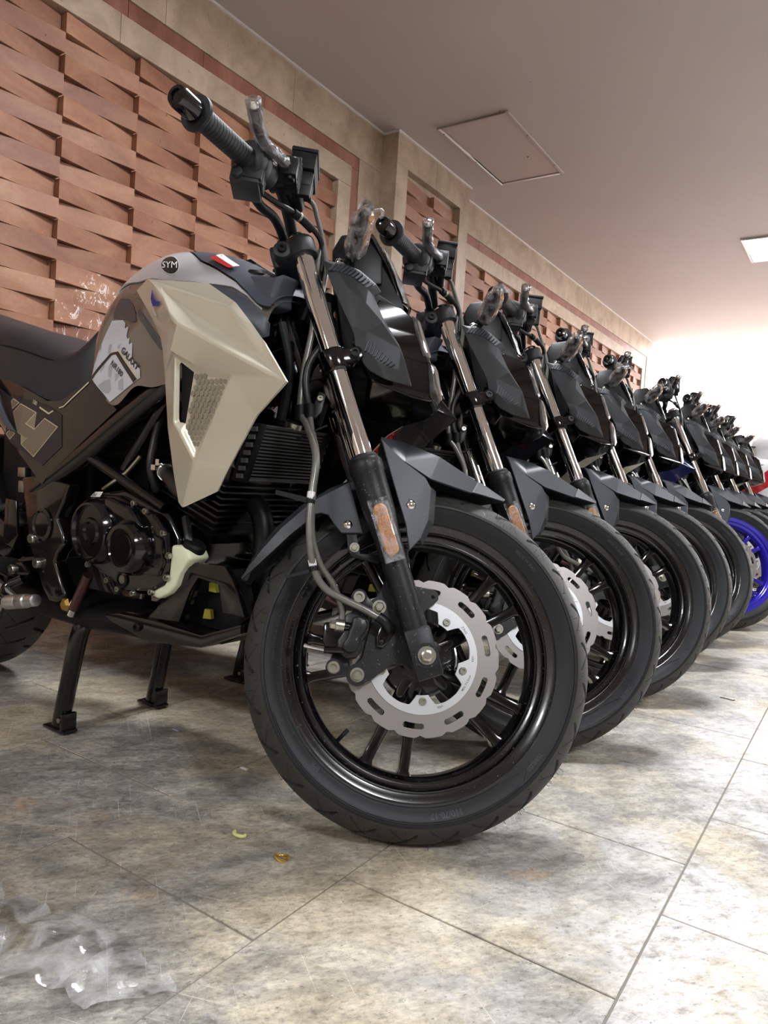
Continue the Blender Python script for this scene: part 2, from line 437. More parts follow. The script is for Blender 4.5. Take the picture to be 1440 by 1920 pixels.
# wall tiles: wedges with one end proud, alternating row by row
CW, RH = .3558, .0822
def wedge(cw, left_proud, lo=.008, hi=.044):
    a, b = (hi, lo) if left_proud else (lo, hi)
    w2, h2 = cw/2-.0006, RH/2-.0008
    q = lambda x, y: [(x, y, -h2), (x, y, h2)]
    # plan: back face at x = 0 (towards the wall), front face from a to b ; seen from the room the left end is at -y
    v = [(0, -w2), (0, w2), (b, w2), (a, -w2)]
    mb = MB().hexa([(x, y, -h2) for x, y in v], [(x, y, h2) for x, y in v])
    return mb
def tile_field(parent, xface, y0, ncol, cw, ztop, zlo_obj, zlo, count_obj, y_obj_max=99):
    me = [mesh(wedge(cw, p), 'wall_tile', 'terracotta', bevel=.0012, seg=1, angle=20) for p in (True, False)]
    rest = MB(); n = 0
    for c in range(ncol):
        for r in range(int((ztop-zlo)/RH)+1):
            z = ztop-RH*(r+.5); y = y0+cw*(c+.5); p = (r % 2 == 0)
            dx = rnd.uniform(-.003, .003)
            if z > zlo_obj and y < y_obj_max and n < count_obj:
                o = obj('wall_tile', me[0 if p else 1], None, parent); o.location = (xface+dx, y, z); o.rotation_euler = (rnd.uniform(-.006, .006), 0, rnd.uniform(-.006, .006)); n += 1
            else:
                mb = wedge(cw, p); rest.v += []; rest.add([(v[0]+xface+dx, v[1]+y, v[2]+z) for v in mb.v], mb.f)
    if rest.v: tag(obj('lower_wall_tiles', rest, 'terracotta', parent, flat=True), kind='stuff')
    return n
PZ = 2.385                                  # top of the tile panels
Y1 = 2.429                                  # end of the near panel
n1 = 9
tile_field(wl, WX-.055, Y1-CW*n1, n1, CW, PZ, 1.02, .05, 160)
PY0, PY1 = 2.868, 3.868                     # pilaster
Y2 = 4.10; n2 = 15; cw2 = (9.46-Y2)/n2
tile_field(wl, WX-.055, Y2, n2, cw2, PZ, 1.55, .05, 140)
def border(y0, y1, ztop, zbot=.0, ends=(True, True)):
    """pale stone frame round a tile panel: inner frame, red band, outer slabs, each stone its own piece"""
    f = WX
    def run(name, mat, ya, yb, za, zb, x, n, vertical=False):
        for i in range(n):
            if vertical:
                a = za+(zb-za)*i/n; b = za+(zb-za)*(i+1)/n
                slab(name, (WX-.06, ya+.0008, a+.0008), (x, yb-.0008, b-.0008), mat, wl, bevel=.0015, seg=1)
            else:
                a = ya+(yb-ya)*i/n; b = ya+(yb-ya)*(i+1)/n
                slab(name, (WX-.06, a+.0008, za+.0008), (x, b-.0008, zb-.0008), mat, wl, bevel=.0015, seg=1)
    i_, r_ = .125, .075
    ny = max(2, round((y1-y0)/.72))
    run('frame_stone', 'limestone', y0-(i_ if ends[0] else 0), y1+(i_ if ends[1] else 0), ztop, ztop+i_, f, ny)
    run('red_band_stone', 'red_stone', y0-(i_+r_ if ends[0] else 0), y1+(i_+r_ if ends[1] else 0), ztop+i_, ztop+i_+r_, f-.006, ny*2)
    for e, yy, sg in ((ends[0], y0, -1), (ends[1], y1, 1)):
        if e:
            a, b = sorted((yy, yy+sg*i_)); run('frame_stone', 'limestone', a, b, zbot, ztop, f, 3, True)
            a, b = sorted((yy+sg*i_, yy+sg*(i_+r_))); run('red_band_stone', 'red_stone', a, b, zbot, ztop+i_, f-.006, 6, True)
    return i_+r_
bw = border(Y1-CW*n1, Y1, PZ, ends=(False, True))
border(Y2, Y2+cw2*n2, PZ)
ZT = PZ+.2
def stones(y0, y1, z0, z1, n, x=WX, vertical=False):
    for i in range(n):
        if vertical: a = z0+(z1-z0)*i/n; b = z0+(z1-z0)*(i+1)/n; slab('wall_slab', (WX-.06, y0+.0008, a+.0008), (x, y1-.0008, b-.0008), 'limestone', wl, bevel=.0012, seg=1)
        else: a = y0+(y1-y0)*i/n; b = y0+(y1-y0)*(i+1)/n; slab('wall_slab', (WX-.06, a+.0008, z0+.0008), (x, b-.0008, z1-.0008), 'limestone', wl, bevel=.0012, seg=1)
stones(YB, PY0, ZT, HZ, 9); stones(Y1+bw, PY0, 0, ZT, 3, vertical=True)
stones(YB, Y1-CW*n1, 0, ZT, 3)
stones(PY1, YE, ZT, HZ, 8); stones(PY1, Y2-bw, 0, ZT, 3, vertical=True); stones(Y2+cw2*n2+bw, YE, 0, ZT, 3, vertical=True)
# pilaster with its own narrow tile panel
PX = WX+.12
pil = tag(slab('trim_1', (WX-.06, PY0, 0), (PX-.055, PY1, HZ), 'limestone'), kind='structure')
pa, pb, pz = PY0+.135, PY1-.135, HZ-.20
for a, b, lo, hi, n in ((PY0, PY1, pz, HZ, 2), (PY0, pa, 0, pz, 3), (pb, PY1, 0, pz, 3)):
    for i in range(n):
        if n == 2: l, h = (PX-.06, a+(b-a)*i/2+.0008, lo), (PX, a+(b-a)*(i+1)/2-.0008, hi)
        else: l, h = (PX-.06, a, lo+(hi-lo)*i/3+.0008), (PX, b, lo+(hi-lo)*(i+1)/3-.0008)
        slab('wall_slab', l, h, 'limestone', pil, bevel=.0015, seg=1)
tile_field(pil, PX-.055, pa, 2, (pb-pa)/2, pz-.045, 1.15, .05, 60)
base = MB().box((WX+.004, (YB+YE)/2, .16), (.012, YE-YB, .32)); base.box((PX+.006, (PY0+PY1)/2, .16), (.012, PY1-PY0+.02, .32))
tag(obj('added_dark_strip', base, 'dark_strip_stone', bevel=.003, seg=1), kind='structure')  # dark strip added to darken the wall foot; no baseboard seen there
# thin plaster line along the ceiling
def cove(y0, y1, x):
    return MB().box((x+.006, (y0+y1)/2, HZ-.006), (.012, y1-y0, .012))
mb = cove(YB, PY0, WX); mb.box((PX+.006, (PY0+PY1)/2, HZ-.006), (.012, PY1-PY0+.024, .012)); mb.box((WX+.06, PY0-.006, HZ-.006), (.13, .012, .012))
mb.box((WX+.006, (PY1+YE)/2, HZ-.006), (.012, YE-PY1, .012))
tag(obj('trim_2', mb, 'ceiling_white'), kind='structure')
# ceiling edge beam at the open end

# access hatch in the ceiling
h = empty('ceiling_hatch', (-1.602, 3.43, HZ)); h.rotation_euler = (0, 0, 0)
tag(h, 'painted metal access hatch set in the ceiling beside the pilaster', 'hatch')
hw, hl = .245, .475
fr = MB()
for sx in (-1, 1): fr.box((sx*(hw-.012), 0, -.006), (.024, hl*2, .012))
for sy in (-1, 1): fr.box((0, sy*(hl-.012), -.006), (hw*2-.048, .024, .012))
obj('hatch_frame', fr, 'hatch_paint', h, bevel=.002, seg=1)
obj('hatch_door', MB().box((0, 0, -.003), (hw*2-.054, hl*2-.054, .008)), 'hatch_paint', h, bevel=.0015, seg=1)
for sx, sy in ((-1, -.9), (-1, .1), (1, -.35), (1, .7)): obj('hatch_screw', MB().cyl((sx*(hw-.012), sy*hl*.95, -.0115), (sx*(hw-.012), sy*hl*.95, -.0135), .005, n=10), 'wire_dark', h)
obj('hatch_latch', MB().cyl((.12, .12, -.006), (.12, .12, -.013), .008, .007, n=14), 'chrome', h)
# square led panels in the ceiling: one in view, the rest of the line runs towards and behind the camera
def panel(x, y, s, label):
    p = tag(empty('ceiling_light', (x, y, HZ)), label, 'light', 'ceiling light panels')
    f = MB()
    for a in (-1, 1):
        f.box((a*(s-.012), 0, -.008), (.024, 2*s, .016)); f.box((0, a*(s-.012), -.008), (2*s-.048, .024, .016))
    obj('light_frame', f, 'ceiling_white', p, bevel=.002, seg=1)
    obj('light_diffuser', MB().box((0, 0, -.005), (2*s-.05, 2*s-.05, .006)), 'lamp_diffuser', p)
panel(-.14, 6.13, .34, 'square white light panel on the ceiling near the bright open end')
for x, y, lab in ((-.14, 1.0, 'ceiling light panel right above the second motorcycle, outside the picture'), (-.14, -4.1, 'ceiling light panel over the row behind the camera'), (2.5, 3.6, 'ceiling light panel over the aisle beside the bright end'), (2.5, -1.5, 'ceiling light panel over the aisle beside the camera')):
    panel(x, y, .34, lab)

# ------------------------------------------------------------------ the motorcycle
# bike frame: x forward, y to its left, z up, origin on the floor under the steering head; fork parts live in a frame
# centred on the front wheel and turned with the handlebar (steering lock to the left)
R_T = .293
k_ = Vector((-math.sin(rad(26)), 0, math.cos(rad(26))))
STEER = Matrix.Rotation(rad(39.94), 4, k_)
def fork_matrix(steer=39.94):
    return Matrix.Translation((0, .028, R_T)) @ Matrix.Rotation(rad(steer), 4, k_)
MF = fork_matrix()
def lerp_tab(t, x):
    if x <= t[0][0]: return t[0][1]
    for (a, b), (c, d) in zip(t, t[1:]):
        if x <= c: 
            u = (x-a)/(c-a); return b+(d-b)*u
    return t[-1][1]
def smooth_tab(t, x):
    if x <= t[0][0]: return t[0][1]
    for i, ((a, b), (c, d)) in enumerate(zip(t, t[1:])):
        if x <= c:
            m0 = (d-t[i-1][1])/(c-t[i-1][0]) if i else (d-b)/(c-a)
            m1 = (t[i+2][1]-b)/(t[i+2][0]-a) if i+2 < len(t) else (d-b)/(c-a)
            u = (x-a)/(c-a); h = c-a
            return (2*u**3-3*u*u+1)*b+(u**3-2*u*u+u)*h*m0+(-2*u**3+3*u*u)*d+(u**3-u*u)*h*m1
    return t[-1][1]
TH = [(-.745, .89), (-.70, .968), (-.66, 1.006), (-.62, 1.022), (-.57, 1.027), (-.50, 1.017), (-.43, .998), (-.37, .973), (-.32, .945), (-.27, .905)]
TW_ = [(-.745, .115), (-.70, .146), (-.65, .150), (-.58, .154), (-.5, .158), (-.4, .155), (-.33, .135), (-.27, .10)]
TB = [(-.745, .77), (-.69, .745), (-.615, .705), (-.55, .74), (-.49, .738), (-.4, .76), (-.27, .84)]
TP = 2.5
def tank_y(x, z):
    H, W_, B = smooth_tab(TH, x), smooth_tab(TW_, x), smooth_tab(TB, x)
    u = min(max((z-B)/(H-B), 0), .9995)
    return -W_*(1-u**TP)**(1/TP)
def tank_yg(g):
    def fn(x, z):
        H, W_, B = smooth_tab(TH, x)+g, smooth_tab(TW_, x)+g, smooth_tab(TB, x); u = min(max((z-B)/(H-B), 0), .9995)
        return -W_*(1-u**TP)**(1/TP)
    return fn
def tank_ring(x, s0, s1, n, grow=0):
    H, W_, B = smooth_tab(TH, x), smooth_tab(TW_, x), smooth_tab(TB, x); out = []
    for i in range(n+1):
        s = s0+(s1-s0)*i/n; a = s*math.pi/2
        out.append(Vector((x, -(W_+grow)*math.cos(a)**(2/TP) if a < math.pi/2-1e-6 else 0, B+(H-B+grow)*math.sin(a)**(2/TP))))
    return out
def tank_s(x, z):
    H, B = smooth_tab(TH, x), smooth_tab(TB, x); u = min(max((z-B)/(H-B), 0), 1)
    return math.asin(u**(TP/2))/(math.pi/2)

# ---- shared meshes, built once
def tyre_mesh(n=1480):
    half = [(.2215, .033), (.2265, .0385), (.2285, .0425), (.231, .0435), (.238, .0482), (.245, .0520), (.251, .0540), (.2545, .0548), (.2555, .0562), (.2595, .0564), (.2612, .0552)]
    crown = []
    y0 = .0550; m = 62
    for i in range(1, m):
        y = y0*(1-2*i/m); crown.append((.293-.0312*(abs(y)/y0)**2.2, y))
    prof = [(r, -y) for r, y in half]
    pr = prof+[(r, -y) for r, y in crown]+[(r, y) for r, y in half[::-1]]
    NG = 26
    def groove(th, y):
        """depth of the tread pattern at angle th and lateral y"""
        d = 0
        a = abs(y)
        if a < .053:
            s = (.053-a)/.053; ph = 0 if y < 0 else .5
            P = 2*math.pi/NG
            # long slanted groove from the shoulder inwards with a kink, and a short spur between
            line = -.03*s-.30*s*s if s < .5 else -.09-.16*(s-.5)
            t = ((th-line)/P - ph) % 1.0; t = min(t, 1-t)*P*.28
            if .13 < s < .92 and t < .0046*min(1, (s-.08)*6): d = .0055*min(1, (.0046*min(1, (s-.08)*6)-t)/.0011)
            line = .055 + .26*s
            t = ((th-line)/P - ph) % 1.0; t = min(t, 1-t)*P*.28
            if .03 < s < .50 and t < .0012: d = max(d, .0018)
        return d
    vs = []; fs = []; mm = len(pr)
    for i in range(n):
        th = 2*math.pi*i/n; c, s = math.cos(th), math.sin(th)
        for j, (r, y) in enumerate(pr):
            if 11 <= j < mm-11: r -= groove(th, y)
            vs.append((r*c, y, r*s))
    for i in range(n):
        i2 = (i+1) % n
        for j in range(mm-1): fs.append((i*mm+j, i2*mm+j, i2*mm+j+1, i*mm+j+1))
    mb = MB().add(vs, fs)
    me = mesh(mb, 'tyre', 'rubber', angle=40); me.materials.append(MATS['tread_rubber'])
    idx = []
    for i in range(n):
        th = 2*math.pi*(i+.5)/n
        for j in range(mm-1):
            mid_ = 10 <= j < mm-11; y = (pr[j][1]+pr[j+1][1])/2
            idx.append(1 if mid_ and groove(th, y) == 0 else 0)
    me.polygons.foreach_set('material_index', idx); return me
def arc_text(mb, txt, r, th_mid, size, y=-.0575, h=.0014, bold=.02, yfn=None):
    """raised letters round the right-hand sidewall, tops pointing outwards, read clockwise"""
    vs, fs, w_ = text2d(txt, size, bold)
    out = []
    for lift in (0, h):
        for v in vs:
            rr = r+v.y; th = th_mid-(v.x-w_/2)/r
            yy = yfn(rr) if yfn else y
            out.append((rr*math.cos(th), yy-lift+.0006, rr*math.sin(th)))
    n = len(vs)
    F = [tuple(n+i for i in f) for f in fs]
    # side walls from boundary edges
    cnt = {}
    for f in fs:
        for a, b in zip(f, f[1:]+f[:1]): cnt[(a, b)] = cnt.get((a, b), 0)+1
    for (a, b) in cnt:
        if (b, a) not in cnt: F.append((a, b, n+b, n+a))
    mb.add(out, F)
def side_y(r):
    return -lerp_tab([(.2285, .0425), (.231, .0435), (.238, .0482), (.245, .0520), (.251, .0540), (.2545, .0548)], r)
TYRE = tyre_mesh()
LETTERS = []
def sidewall_text(*a, **k):
    mb = MB(); arc_text(mb, *a, **k); LETTERS.append(mesh(mb, 'lettering', 'sidewall_letter', flat=True))
sidewall_text('110/70-17', .2400, rad(-73), .0125, yfn=side_y)
sidewall_text('TUBELESS', .2420, rad(-34), .0078, yfn=side_y)
sidewall_text('MADE IN IRAN', .2420, rad(50), .0072, yfn=side_y)
sidewall_text('6PR', .2360, rad(-127), .0105, yfn=side_y)
sidewall_text('TREAD 4 PLY NYLON  SIDEWALL 2 PLY NYLON', .2395, rad(176), .0052, yfn=side_y, bold=.01)
sidewall_text('MAX LOAD 212 KG AT 250 KPA COLD', .2345, rad(-152), .0050, yfn=side_y, bold=.01)
# two fine raised lines that frame the wide lettering panel
_mb = MB()
for r_, a0, a1 in ((.2525, 208, 318), (.2318, 214, 312)):
    pts = [(r_*math.cos(rad(a)), side_y(r_)-.0003, r_*math.sin(rad(a))) for a in range(a0, a1+1, 3)]
    _mb.tube(pts, .0008, 5, 0)
for a, b in ((208, 214), (318, 312)):
    _mb.tube([(r_*math.cos(rad(t)), side_y(r_)-.0003, r_*math.sin(rad(t))) for r_, t in ((.2525, a), (.242, (a*2+b)/3-(6 if a < 260 else -6)), (.2318, b))], .0008, 5, 0)
SIDE_LINES = mesh(_mb, 'sidewall_line', 'rubber')
_mb = MB()
_r = random.Random(3)
for i in range(230):
    th = _r.uniform(0, 2*math.pi); y = _r.choice((-.0535, -.051, -.04, -.02, 0, .02, .05)); r = .293-.0312*(abs(y)/.0550)**2.2
    d = Vector((math.cos(th), y*6+_r.uniform(-.5, .5), math.sin(th))).normalized()
    p = Vector((r*math.cos(th), y, r*math.sin(th))); L = _r.uniform(.003, .008)
    _mb.tube([p, p+d*L*.6, p+d*L+Vector((_r.uniform(-1, 1), _r.uniform(-1, 1), _r.uniform(-1, 1)))*.002], .00035, 4, 0)
HAIRS = mesh(_mb, 'tread_hair', 'tread_hair')
def rim_mesh(mat):
    half = [(.2290, .0400), (.2290, .0425), (.2272, .0432), (.2245, .0428), (.2195, .0395), (.2135, .0372), (.2115, .0385), (.2095, .0380), (.2080, .0355), (.2040, .0320), (.1990, .0300), (.1965, .0312), (.1948, .0300), (.1935, .0270), (.1905, .0235), (.1893, .0190), (.1890, .0100), (.1890, 0)]
    prof = [(r, -y) for r, y in half]+[(r, y) for r, y in half[-2::-1]]+[(.2215, .036), (.206, .012), (.206, -.012), (.2215, -.036)]
    mb = MB(); mb.lathe([(r, y) for r, y in prof], (0, 0, 0), (0, 1, 0), 144, False, True)
    mb.lathe([(.022, -.062), (.033, -.060), (.036, -.040), (.034, .02), (.036, .04), (.033, .055), (.022, .057)], (0, 0, 0), (0, 1, 0), 40)
    mb.lathe([(.036, -.026), (.062, -.020), (.066, -.014), (.066, .010), (.062, .014), (.036, .020)], (0, 0, 0), (0, 1, 0), 48, True)
    return mesh(mb, 'wheel_rim', mat, angle=28)
RIM = rim_mesh('rim_black'); RIM_BLUE = None
def spoke_mesh(mat):
    mb = MB(); rings = []
    for r, w2, d2, yc in ((.030, .0125, .022, -.004), (.09, .0100, .018, -.002), (.15, .0085, .014, 0), (.181, .0085, .014, 0), (.190, .0125, .016, 0), (.196, .017, .017, 0)):
        rings.append([(r, yc-d2, -w2*.55), (r, yc-d2*.9, -w2), (r, yc+d2, -w2), (r, yc+d2, w2), (r, yc-d2*.9, w2), (r, yc-d2, w2*.55)])
    mb.loft(rings)
    return mesh(mb, 'spoke', mat, bevel=.0012, seg=1)
SPOKE = spoke_mesh('gloss_black')
def disc_meshes(R0=.126):
    n = 360; mb = MB()
    def ro(th):
        u = (th*18/(2*math.pi)) % 1.0
        # scalloped edge: long arc, short step
        return R0-.0042*(max(0, (u-.62)/.38*2 if u < .81 else (1-u)/.19*1.0) if u > .62 else 0)
    def slot(th, k):
        u = ((math.degrees(th)+90+18) % 36)-18
        return abs(u-(k-1.0)*1.1) < 7.0
    bands = [.0905, .1035, .1052, .1108, .1125]
    y0, y1 = -.0640, -.0600
    for i in range(n):
        a, b = 2*math.pi*i/n, 2*math.pi*(i+1)/n
        rs0 = bands+[ro(a)]; rs1 = bands+[ro(b)]
        for k in range(5):
            u = ((math.degrees((a+b)/2)+90+18) % 36)-18
            lim = 0
            if k == 2: lim = 9.3
            if k in (1, 3): lim = 8.4
            if lim and abs(u) < lim: continue
            q = [(rs0[k], a), (rs0[k+1], a), (rs1[k+1], b), (rs1[k], b)]
            P = [(r*math.cos(t), r*math.sin(t)) for r, t in q]
            mb.add([(x, y0, z) for x, z in P]+[(x, y1, z) for x, z in P], [(0, 1, 2, 3), (7, 6, 5, 4), (0, 4, 5, 1), (1, 5, 6, 2), (2, 6, 7, 3), (3, 7, 4, 0)])
    bm = bmesh.new(); me = bpy.data.meshes.new('t'); me.from_pydata(mb.v, [], mb.f); bm.from_mesh(me); bmesh.ops.remove_doubles(bm, verts=bm.verts[:], dist=2e-6)
    # drop the doubled inner walls
    key = {}
    for f in bm.faces: key.setdefault(frozenset(v.index for v in f.verts), []).append(f)
    bmesh.ops.delete(bm, geom=[f for l in key.values() if len(l) > 1 for f in l], context='FACES_ONLY')
    bmesh.ops.recalc_face_normals(bm, faces=bm.faces[:])
    bm.to_mesh(me); bm.free(); me.materials.append(MATS['disc_steel']); me.name = 'brake_disc'
    rotor = me
    mb = MB(); BA = [62, -10, -82, -154, 134]
    def ri(th):
        d = min(abs((math.degrees(th)-a+180) % 360-180) for a in BA)
        return .0600 if d < 9 else (.0600+(d-9)/7*.017 if d < 16 else .0770+.002*min(1, (d-16)/12))
    n = 300
    for i in range(n):
        a, b = 2*math.pi*i/n, 2*math.pi*(i+1)/n
        P = [(r*math.cos(t), r*math.sin(t)) for r, t in ((ri(a), a), (.0903, a), (.0903, b), (ri(b), b))]
        mb.add([(x, -.0655, z) for x, z in P]+[(x, -.0595, z) for x, z in P], [(0, 1, 2, 3), (7, 6, 5, 4), (0, 4, 7, 3), (1, 5, 6, 2)])
    me = mesh(mb, 'disc_carrier', 'carrier_alu', angle=30)
    return rotor, me, BA
ROTOR, CARRIER, BOLT_ANG = disc_meshes()
def bolt_mb(c, axis, r=.006, h=.006, kind='hex'):
    c = Vector(c); a = Vector(axis).normalized(); mb = MB()
    if kind == 'hex':
        mb.lathe([(r*1.45, 0), (r*1.45, h*.28)], c, a, 20); mb.lathe([(r, h*.28), (r, h*.9), (r*.8, h)], c, a, 6); mb.lathe([(r*.55, h), (r*.5, h*1.06)], c, a, 12)
    elif kind == 'allen':
        mb.lathe([(r*1.1, 0), (r*1.1, h*.7), (r*.95, h), (r*.55, h), (r*.5, h*.35)], c, a, 18, True)
    elif kind == 'pan':
        mb.lathe([(r*1.25, 0), (r*1.25, h*.2), (r*1.0, h*.55), (r*.45, h*.9)], c, a, 18)
        u, v = mb.frame(a)
        Rm = Matrix((u, v, a)).transposed()
        mb.box(c+a*h*.86, (r*1.0, r*.22, h*.18), Rm); mb.box(c+a*h*.86, (r*.22, r*1.0, h*.18), Rm)
    return mb

FA = Vector((-.457, 0, 1)).normalized()           # along the fork, upwards
FP = Vector((1, 0, .457)).normalized()            # square to it, forwards
def fpt(s, t, y):
    """point: s metres up the fork leg from the axle, t metres in front of it"""
    return Vector((-.0033, y, 0))+FA*s+FP*t

def build_front(root):
    P = lambda name, mb, mat, par=None, **kw: obj(name, mb, mat, par or root, MF if par is None else None, **kw)
    # wheel
    wheel = P('front_wheel', RIM, None)
    for k in range(5):
        for d in (0, 20):
            o = obj('spoke', SPOKE, None, wheel); o.rotation_euler = (0, rad(-(-90-20+d+72*k)), 0)
    P('axle', MB().cyl((0, -.125, 0), (0, .125, 0), .010, n=20), 'satin_black', wheel)
    v = MB().tube([(-.115, .0, -.152), (-.108, -.006, -.142), (-.100, -.008, -.131)], .0035, 8); P('valve', v, 'satin_black', wheel)
    tyre = P('front_tyre', TYRE, None)
    for Lm in LETTERS: P('sidewall_lettering', Lm, None, tyre)
    P('sidewall_line', SIDE_LINES, None, tyre)
    tag(P('tread_hairs', HAIRS, None, tyre), kind='stuff')
    # brake disc
    disc = P('brake_disc', ROTOR, None)
    tag(P('disc_carrier', CARRIER, None, disc), 'bright alloy centre ring')
    for a in BOLT_ANG:
        c = Vector((.0695*math.cos(rad(a)), -.0655, .0695*math.sin(rad(a))))
        P('disc_bolt', bolt_mb(c, (0, -1, 0), .0056, .0038, 'allen'), 'zinc', disc)
        P('hub_lug', MB().cyl(c+Vector((0, .006, 0)), c+Vector((0, .030, 0)), .0085, .0095, n=16), 'gloss_black', disc)
    for txt, th in (('DNLZ', 40), ('4201', 6), ('MIN.TH.3mm', -22), ('RBA', -62)):
        vs, fs, w_ = text2d(txt, .0052, .01)
        P('engraving', MB().add([((.0845-v.y)*math.cos(rad(th)+(v.x-w_/2)/.084), -.06568, (.0845-v.y)*math.sin(rad(th)+(v.x-w_/2)/.084)) for v in vs], fs), 'radiator_grey', disc, flat=True, recalc=False)
    # fork legs
    for sg in (-1, 1):
        y = .098*sg
        leg = P('fork_leg', MB().cyl(fpt(.29, 0, y), fpt(.765, 0, y), .0183, n=48, caps=True), 'chrome')
        prof = [(.0275, .332), (.0292, .328), (.0292, .312), (.0275, .308), (.0272, .275), (.0262, .240), (.0225, .205), (.0215, .170), (.0215, .02), (.0205, .01)]
        sl = MB(); sl.lathe([(r, s) for r, s in prof[::-1]], fpt(0, 0, y), FA, 40)
        P('fork_slider', sl, 'fork_black', leg)
        P('dust_seal', MB().lathe([(.0198, .330), (.0245, .331), (.0250, .337), (.0225, .341), (.0192, .342)], fpt(0, 0, y), FA, 36), 'soft_rubber', leg)
        lug = MB(); yo = y+.0 ; Rm = Matrix((FP, Vector((0, 1, 0)), FA)).transposed()
        lug.box(fpt(.004, 0, y+.006*sg), (.043, .040, .080), Rm)
        P('axle_lug', lug, 'fork_black', leg, bevel=.005, seg=2)
        P('axle_washer', MB().cyl(Vector((0, y+.026*sg, 0)), Vector((0, y+.0278*sg, 0)), .0195, n=28), 'fork_black', leg)
        P('axle_bolt', bolt_mb((0, y+.0275*sg, 0), (0, sg, 0), .0098, .010), 'bolt_steel', leg)
        P('fork_cap', MB().lathe([(.0175, 0), (.0175, .006), (.012, .009), (.011, .006)], fpt(.762, 0, y), FA, 24), 'satin_black', leg)
        # amber reflector wrapped in clear film
        rf = MB(); Rr = Matrix((FP, Vector((0, 1, 0)), FA)).transposed()
        out = []
        for i in range(24):
            a = 2*math.pi*i/24; x = .0115*math.cos(a); z = .0115*math.sin(a)+(.032 if math.sin(a) > 0 else -.032)
            out.append((x, z))
        rf.add([fpt(.206+z, x-.002, y+.0235*sg) for x, z in out]+[fpt(.206+z, x-.002, y+.0325*sg) for x, z in out], [tuple(range(24))[::-1], tuple(range(24, 48))]+[(i, (i+1) % 24, 24+(i+1) % 24, 24+i) for i in range(24)])
        r_ = tag(P('side_reflector', rf, 'orange_reflector', leg, bevel=.0015, seg=1), 'amber reflector on the fork leg')
    # film around the right reflector
        fm = MB(); m = 26; ring = []
        for zz in (-.054, -.03, 0, .03, .052):
            ring.append([fpt(.206+zz, -.0165+.033*i/(m-1)-.002+rnd.uniform(-.0006, .0006), y+sg*(.0335+rnd.uniform(-.0008, .0012))) for i in range(m)])
        fm.loft(ring, closed=False); P('reflector_film', fm, 'plastic_wrap', leg)
    # triple clamps
    lo = MB(); hi = MB(); Rm = Matrix((FP, Vector((0, 1, 0)), FA)).transposed()
    sL, sU = .517, .742
    for sg in (-1, 1):
        lo.cyl(fpt(sL-.019, 0, .098*sg), fpt(sL+.019, 0, .098*sg), .0262, n=36)
        hi.cyl(fpt(sU-.017, 0, .098*sg), fpt(sU+.017, 0, .098*sg), .0272, n=36)
        lo.hexa([fpt(sL-.013, -.012, .098*sg+.022*sg), fpt(sL-.013, .012, .098*sg+.022*sg), fpt(sL-.013, .043, .098*sg+.016*sg), fpt(sL-.013, .041, .098*sg-.010*sg)],
                [fpt(sL+.013, -.012, .098*sg+.022*sg), fpt(sL+.013, .012, .098*sg+.022*sg), fpt(sL+.013, .043, .098*sg+.016*sg), fpt(sL+.013, .041, .098*sg-.010*sg)])
        lo.cyl(fpt(sL, .036, .098*sg-.012*sg), fpt(sL, .036, .098*sg+.020*sg), .0145, n=24)
        hi.cyl(fpt(sU, -.034, .098*sg-.012*sg), fpt(sU, -.034, .098*sg+.018*sg), .0165, n=24)
        hi.box(fpt(sU, -.018, .098*sg), (.036, .03, .030), Rm)
    lo.box(fpt(sL, -.022, 0), (.062, .165, .030), Rm)
    hi.box(fpt(sU, -.026, 0), (.050, .165, .026), Rm)
    lc = P('lower_clamp', lo, 'gloss_black', bevel=.003)
    uc = P('upper_clamp', hi, 'cowl_grey', bevel=.0035)
    for sg in (-1, 1):
        P('clamp_bolt', bolt_mb(fpt(sL, .036, .098*sg+.0195*sg), (0, sg, 0), .0078, .006, 'allen'), 'satin_black', lc)
        P('clamp_bolt', bolt_mb(fpt(sU, -.034, .098*sg+.0175*sg), (0, sg, 0), .0074, .006, 'allen'), 'satin_black', uc)
        P('bar_clamp', MB().box(fpt(sU+.032, -.03, .035*sg), (.040, .026, .044), Rm), 'satin_black', uc, bevel=.004)
        P('clamp_bolt', bolt_mb(fpt(sU+.052, -.03+.012, .035*sg), FA, .005, .006, 'allen'), 'bolt_steel', uc)
    P('head_nut', bolt_mb(fpt(sU+.012, -.045, 0), FA, .013, .012), 'chrome', uc)
    P('ignition_lock', MB().cyl(fpt(sU, .03, 0), fpt(sU+.03, .03, 0), .019, .017, n=28), 'satin_black', uc)
    st = MB().cyl(fpt(sL, -.045, 0), fpt(sU, -.045, 0), .016, n=24); P('steering_stem', st, 'gloss_black', lc)
    # handlebar
    bar_r = [(-.333, 0, .728), (-.338, -.05, .730), (-.350, -.095, .752), (-.366, -.145, .768), (-.386, -.20, .752), (-.406, -.25, .7295), (-.468, -.375, .698)]
    bar = [(x, -y, z) for x, y, z in bar_r[::-1]]+bar_r[1:]
    hb = P('handlebar', MB().tube(bar, .0112, 16, 6), 'satin_black')
    A = Vector((-.4045, -.243, .7310)); E = Vector((-.4600, -.351, .7065)); D = (E-A).normalized(); L = (E-A).length
    for sg in (-1, 1):
        def mz(mb): return mb if sg < 0 else mb.mirror()
        g = MB(); prof = [(.0192, 0), (.0175, .006)]
        nrib = 15
        for i in range(nrib):
            s = .010+(L-.016)*i/nrib; ds = (L-.016)/nrib
            prof += [(.0172, s), (.0176, s+ds*.15), (.0172, s+ds*.85), (.0155, s+ds*.90), (.0155, s+ds*.97)]
        prof += [(.0172, L-.006), (.0265, L-.005), (.0275, L-.002), (.0265, L+.002), (.016, L+.003)]
        gm = MB().lathe(prof, A, D, 36)
        grip = P('handlebar_grip', mz(gm), 'soft_rubber', angle=25)
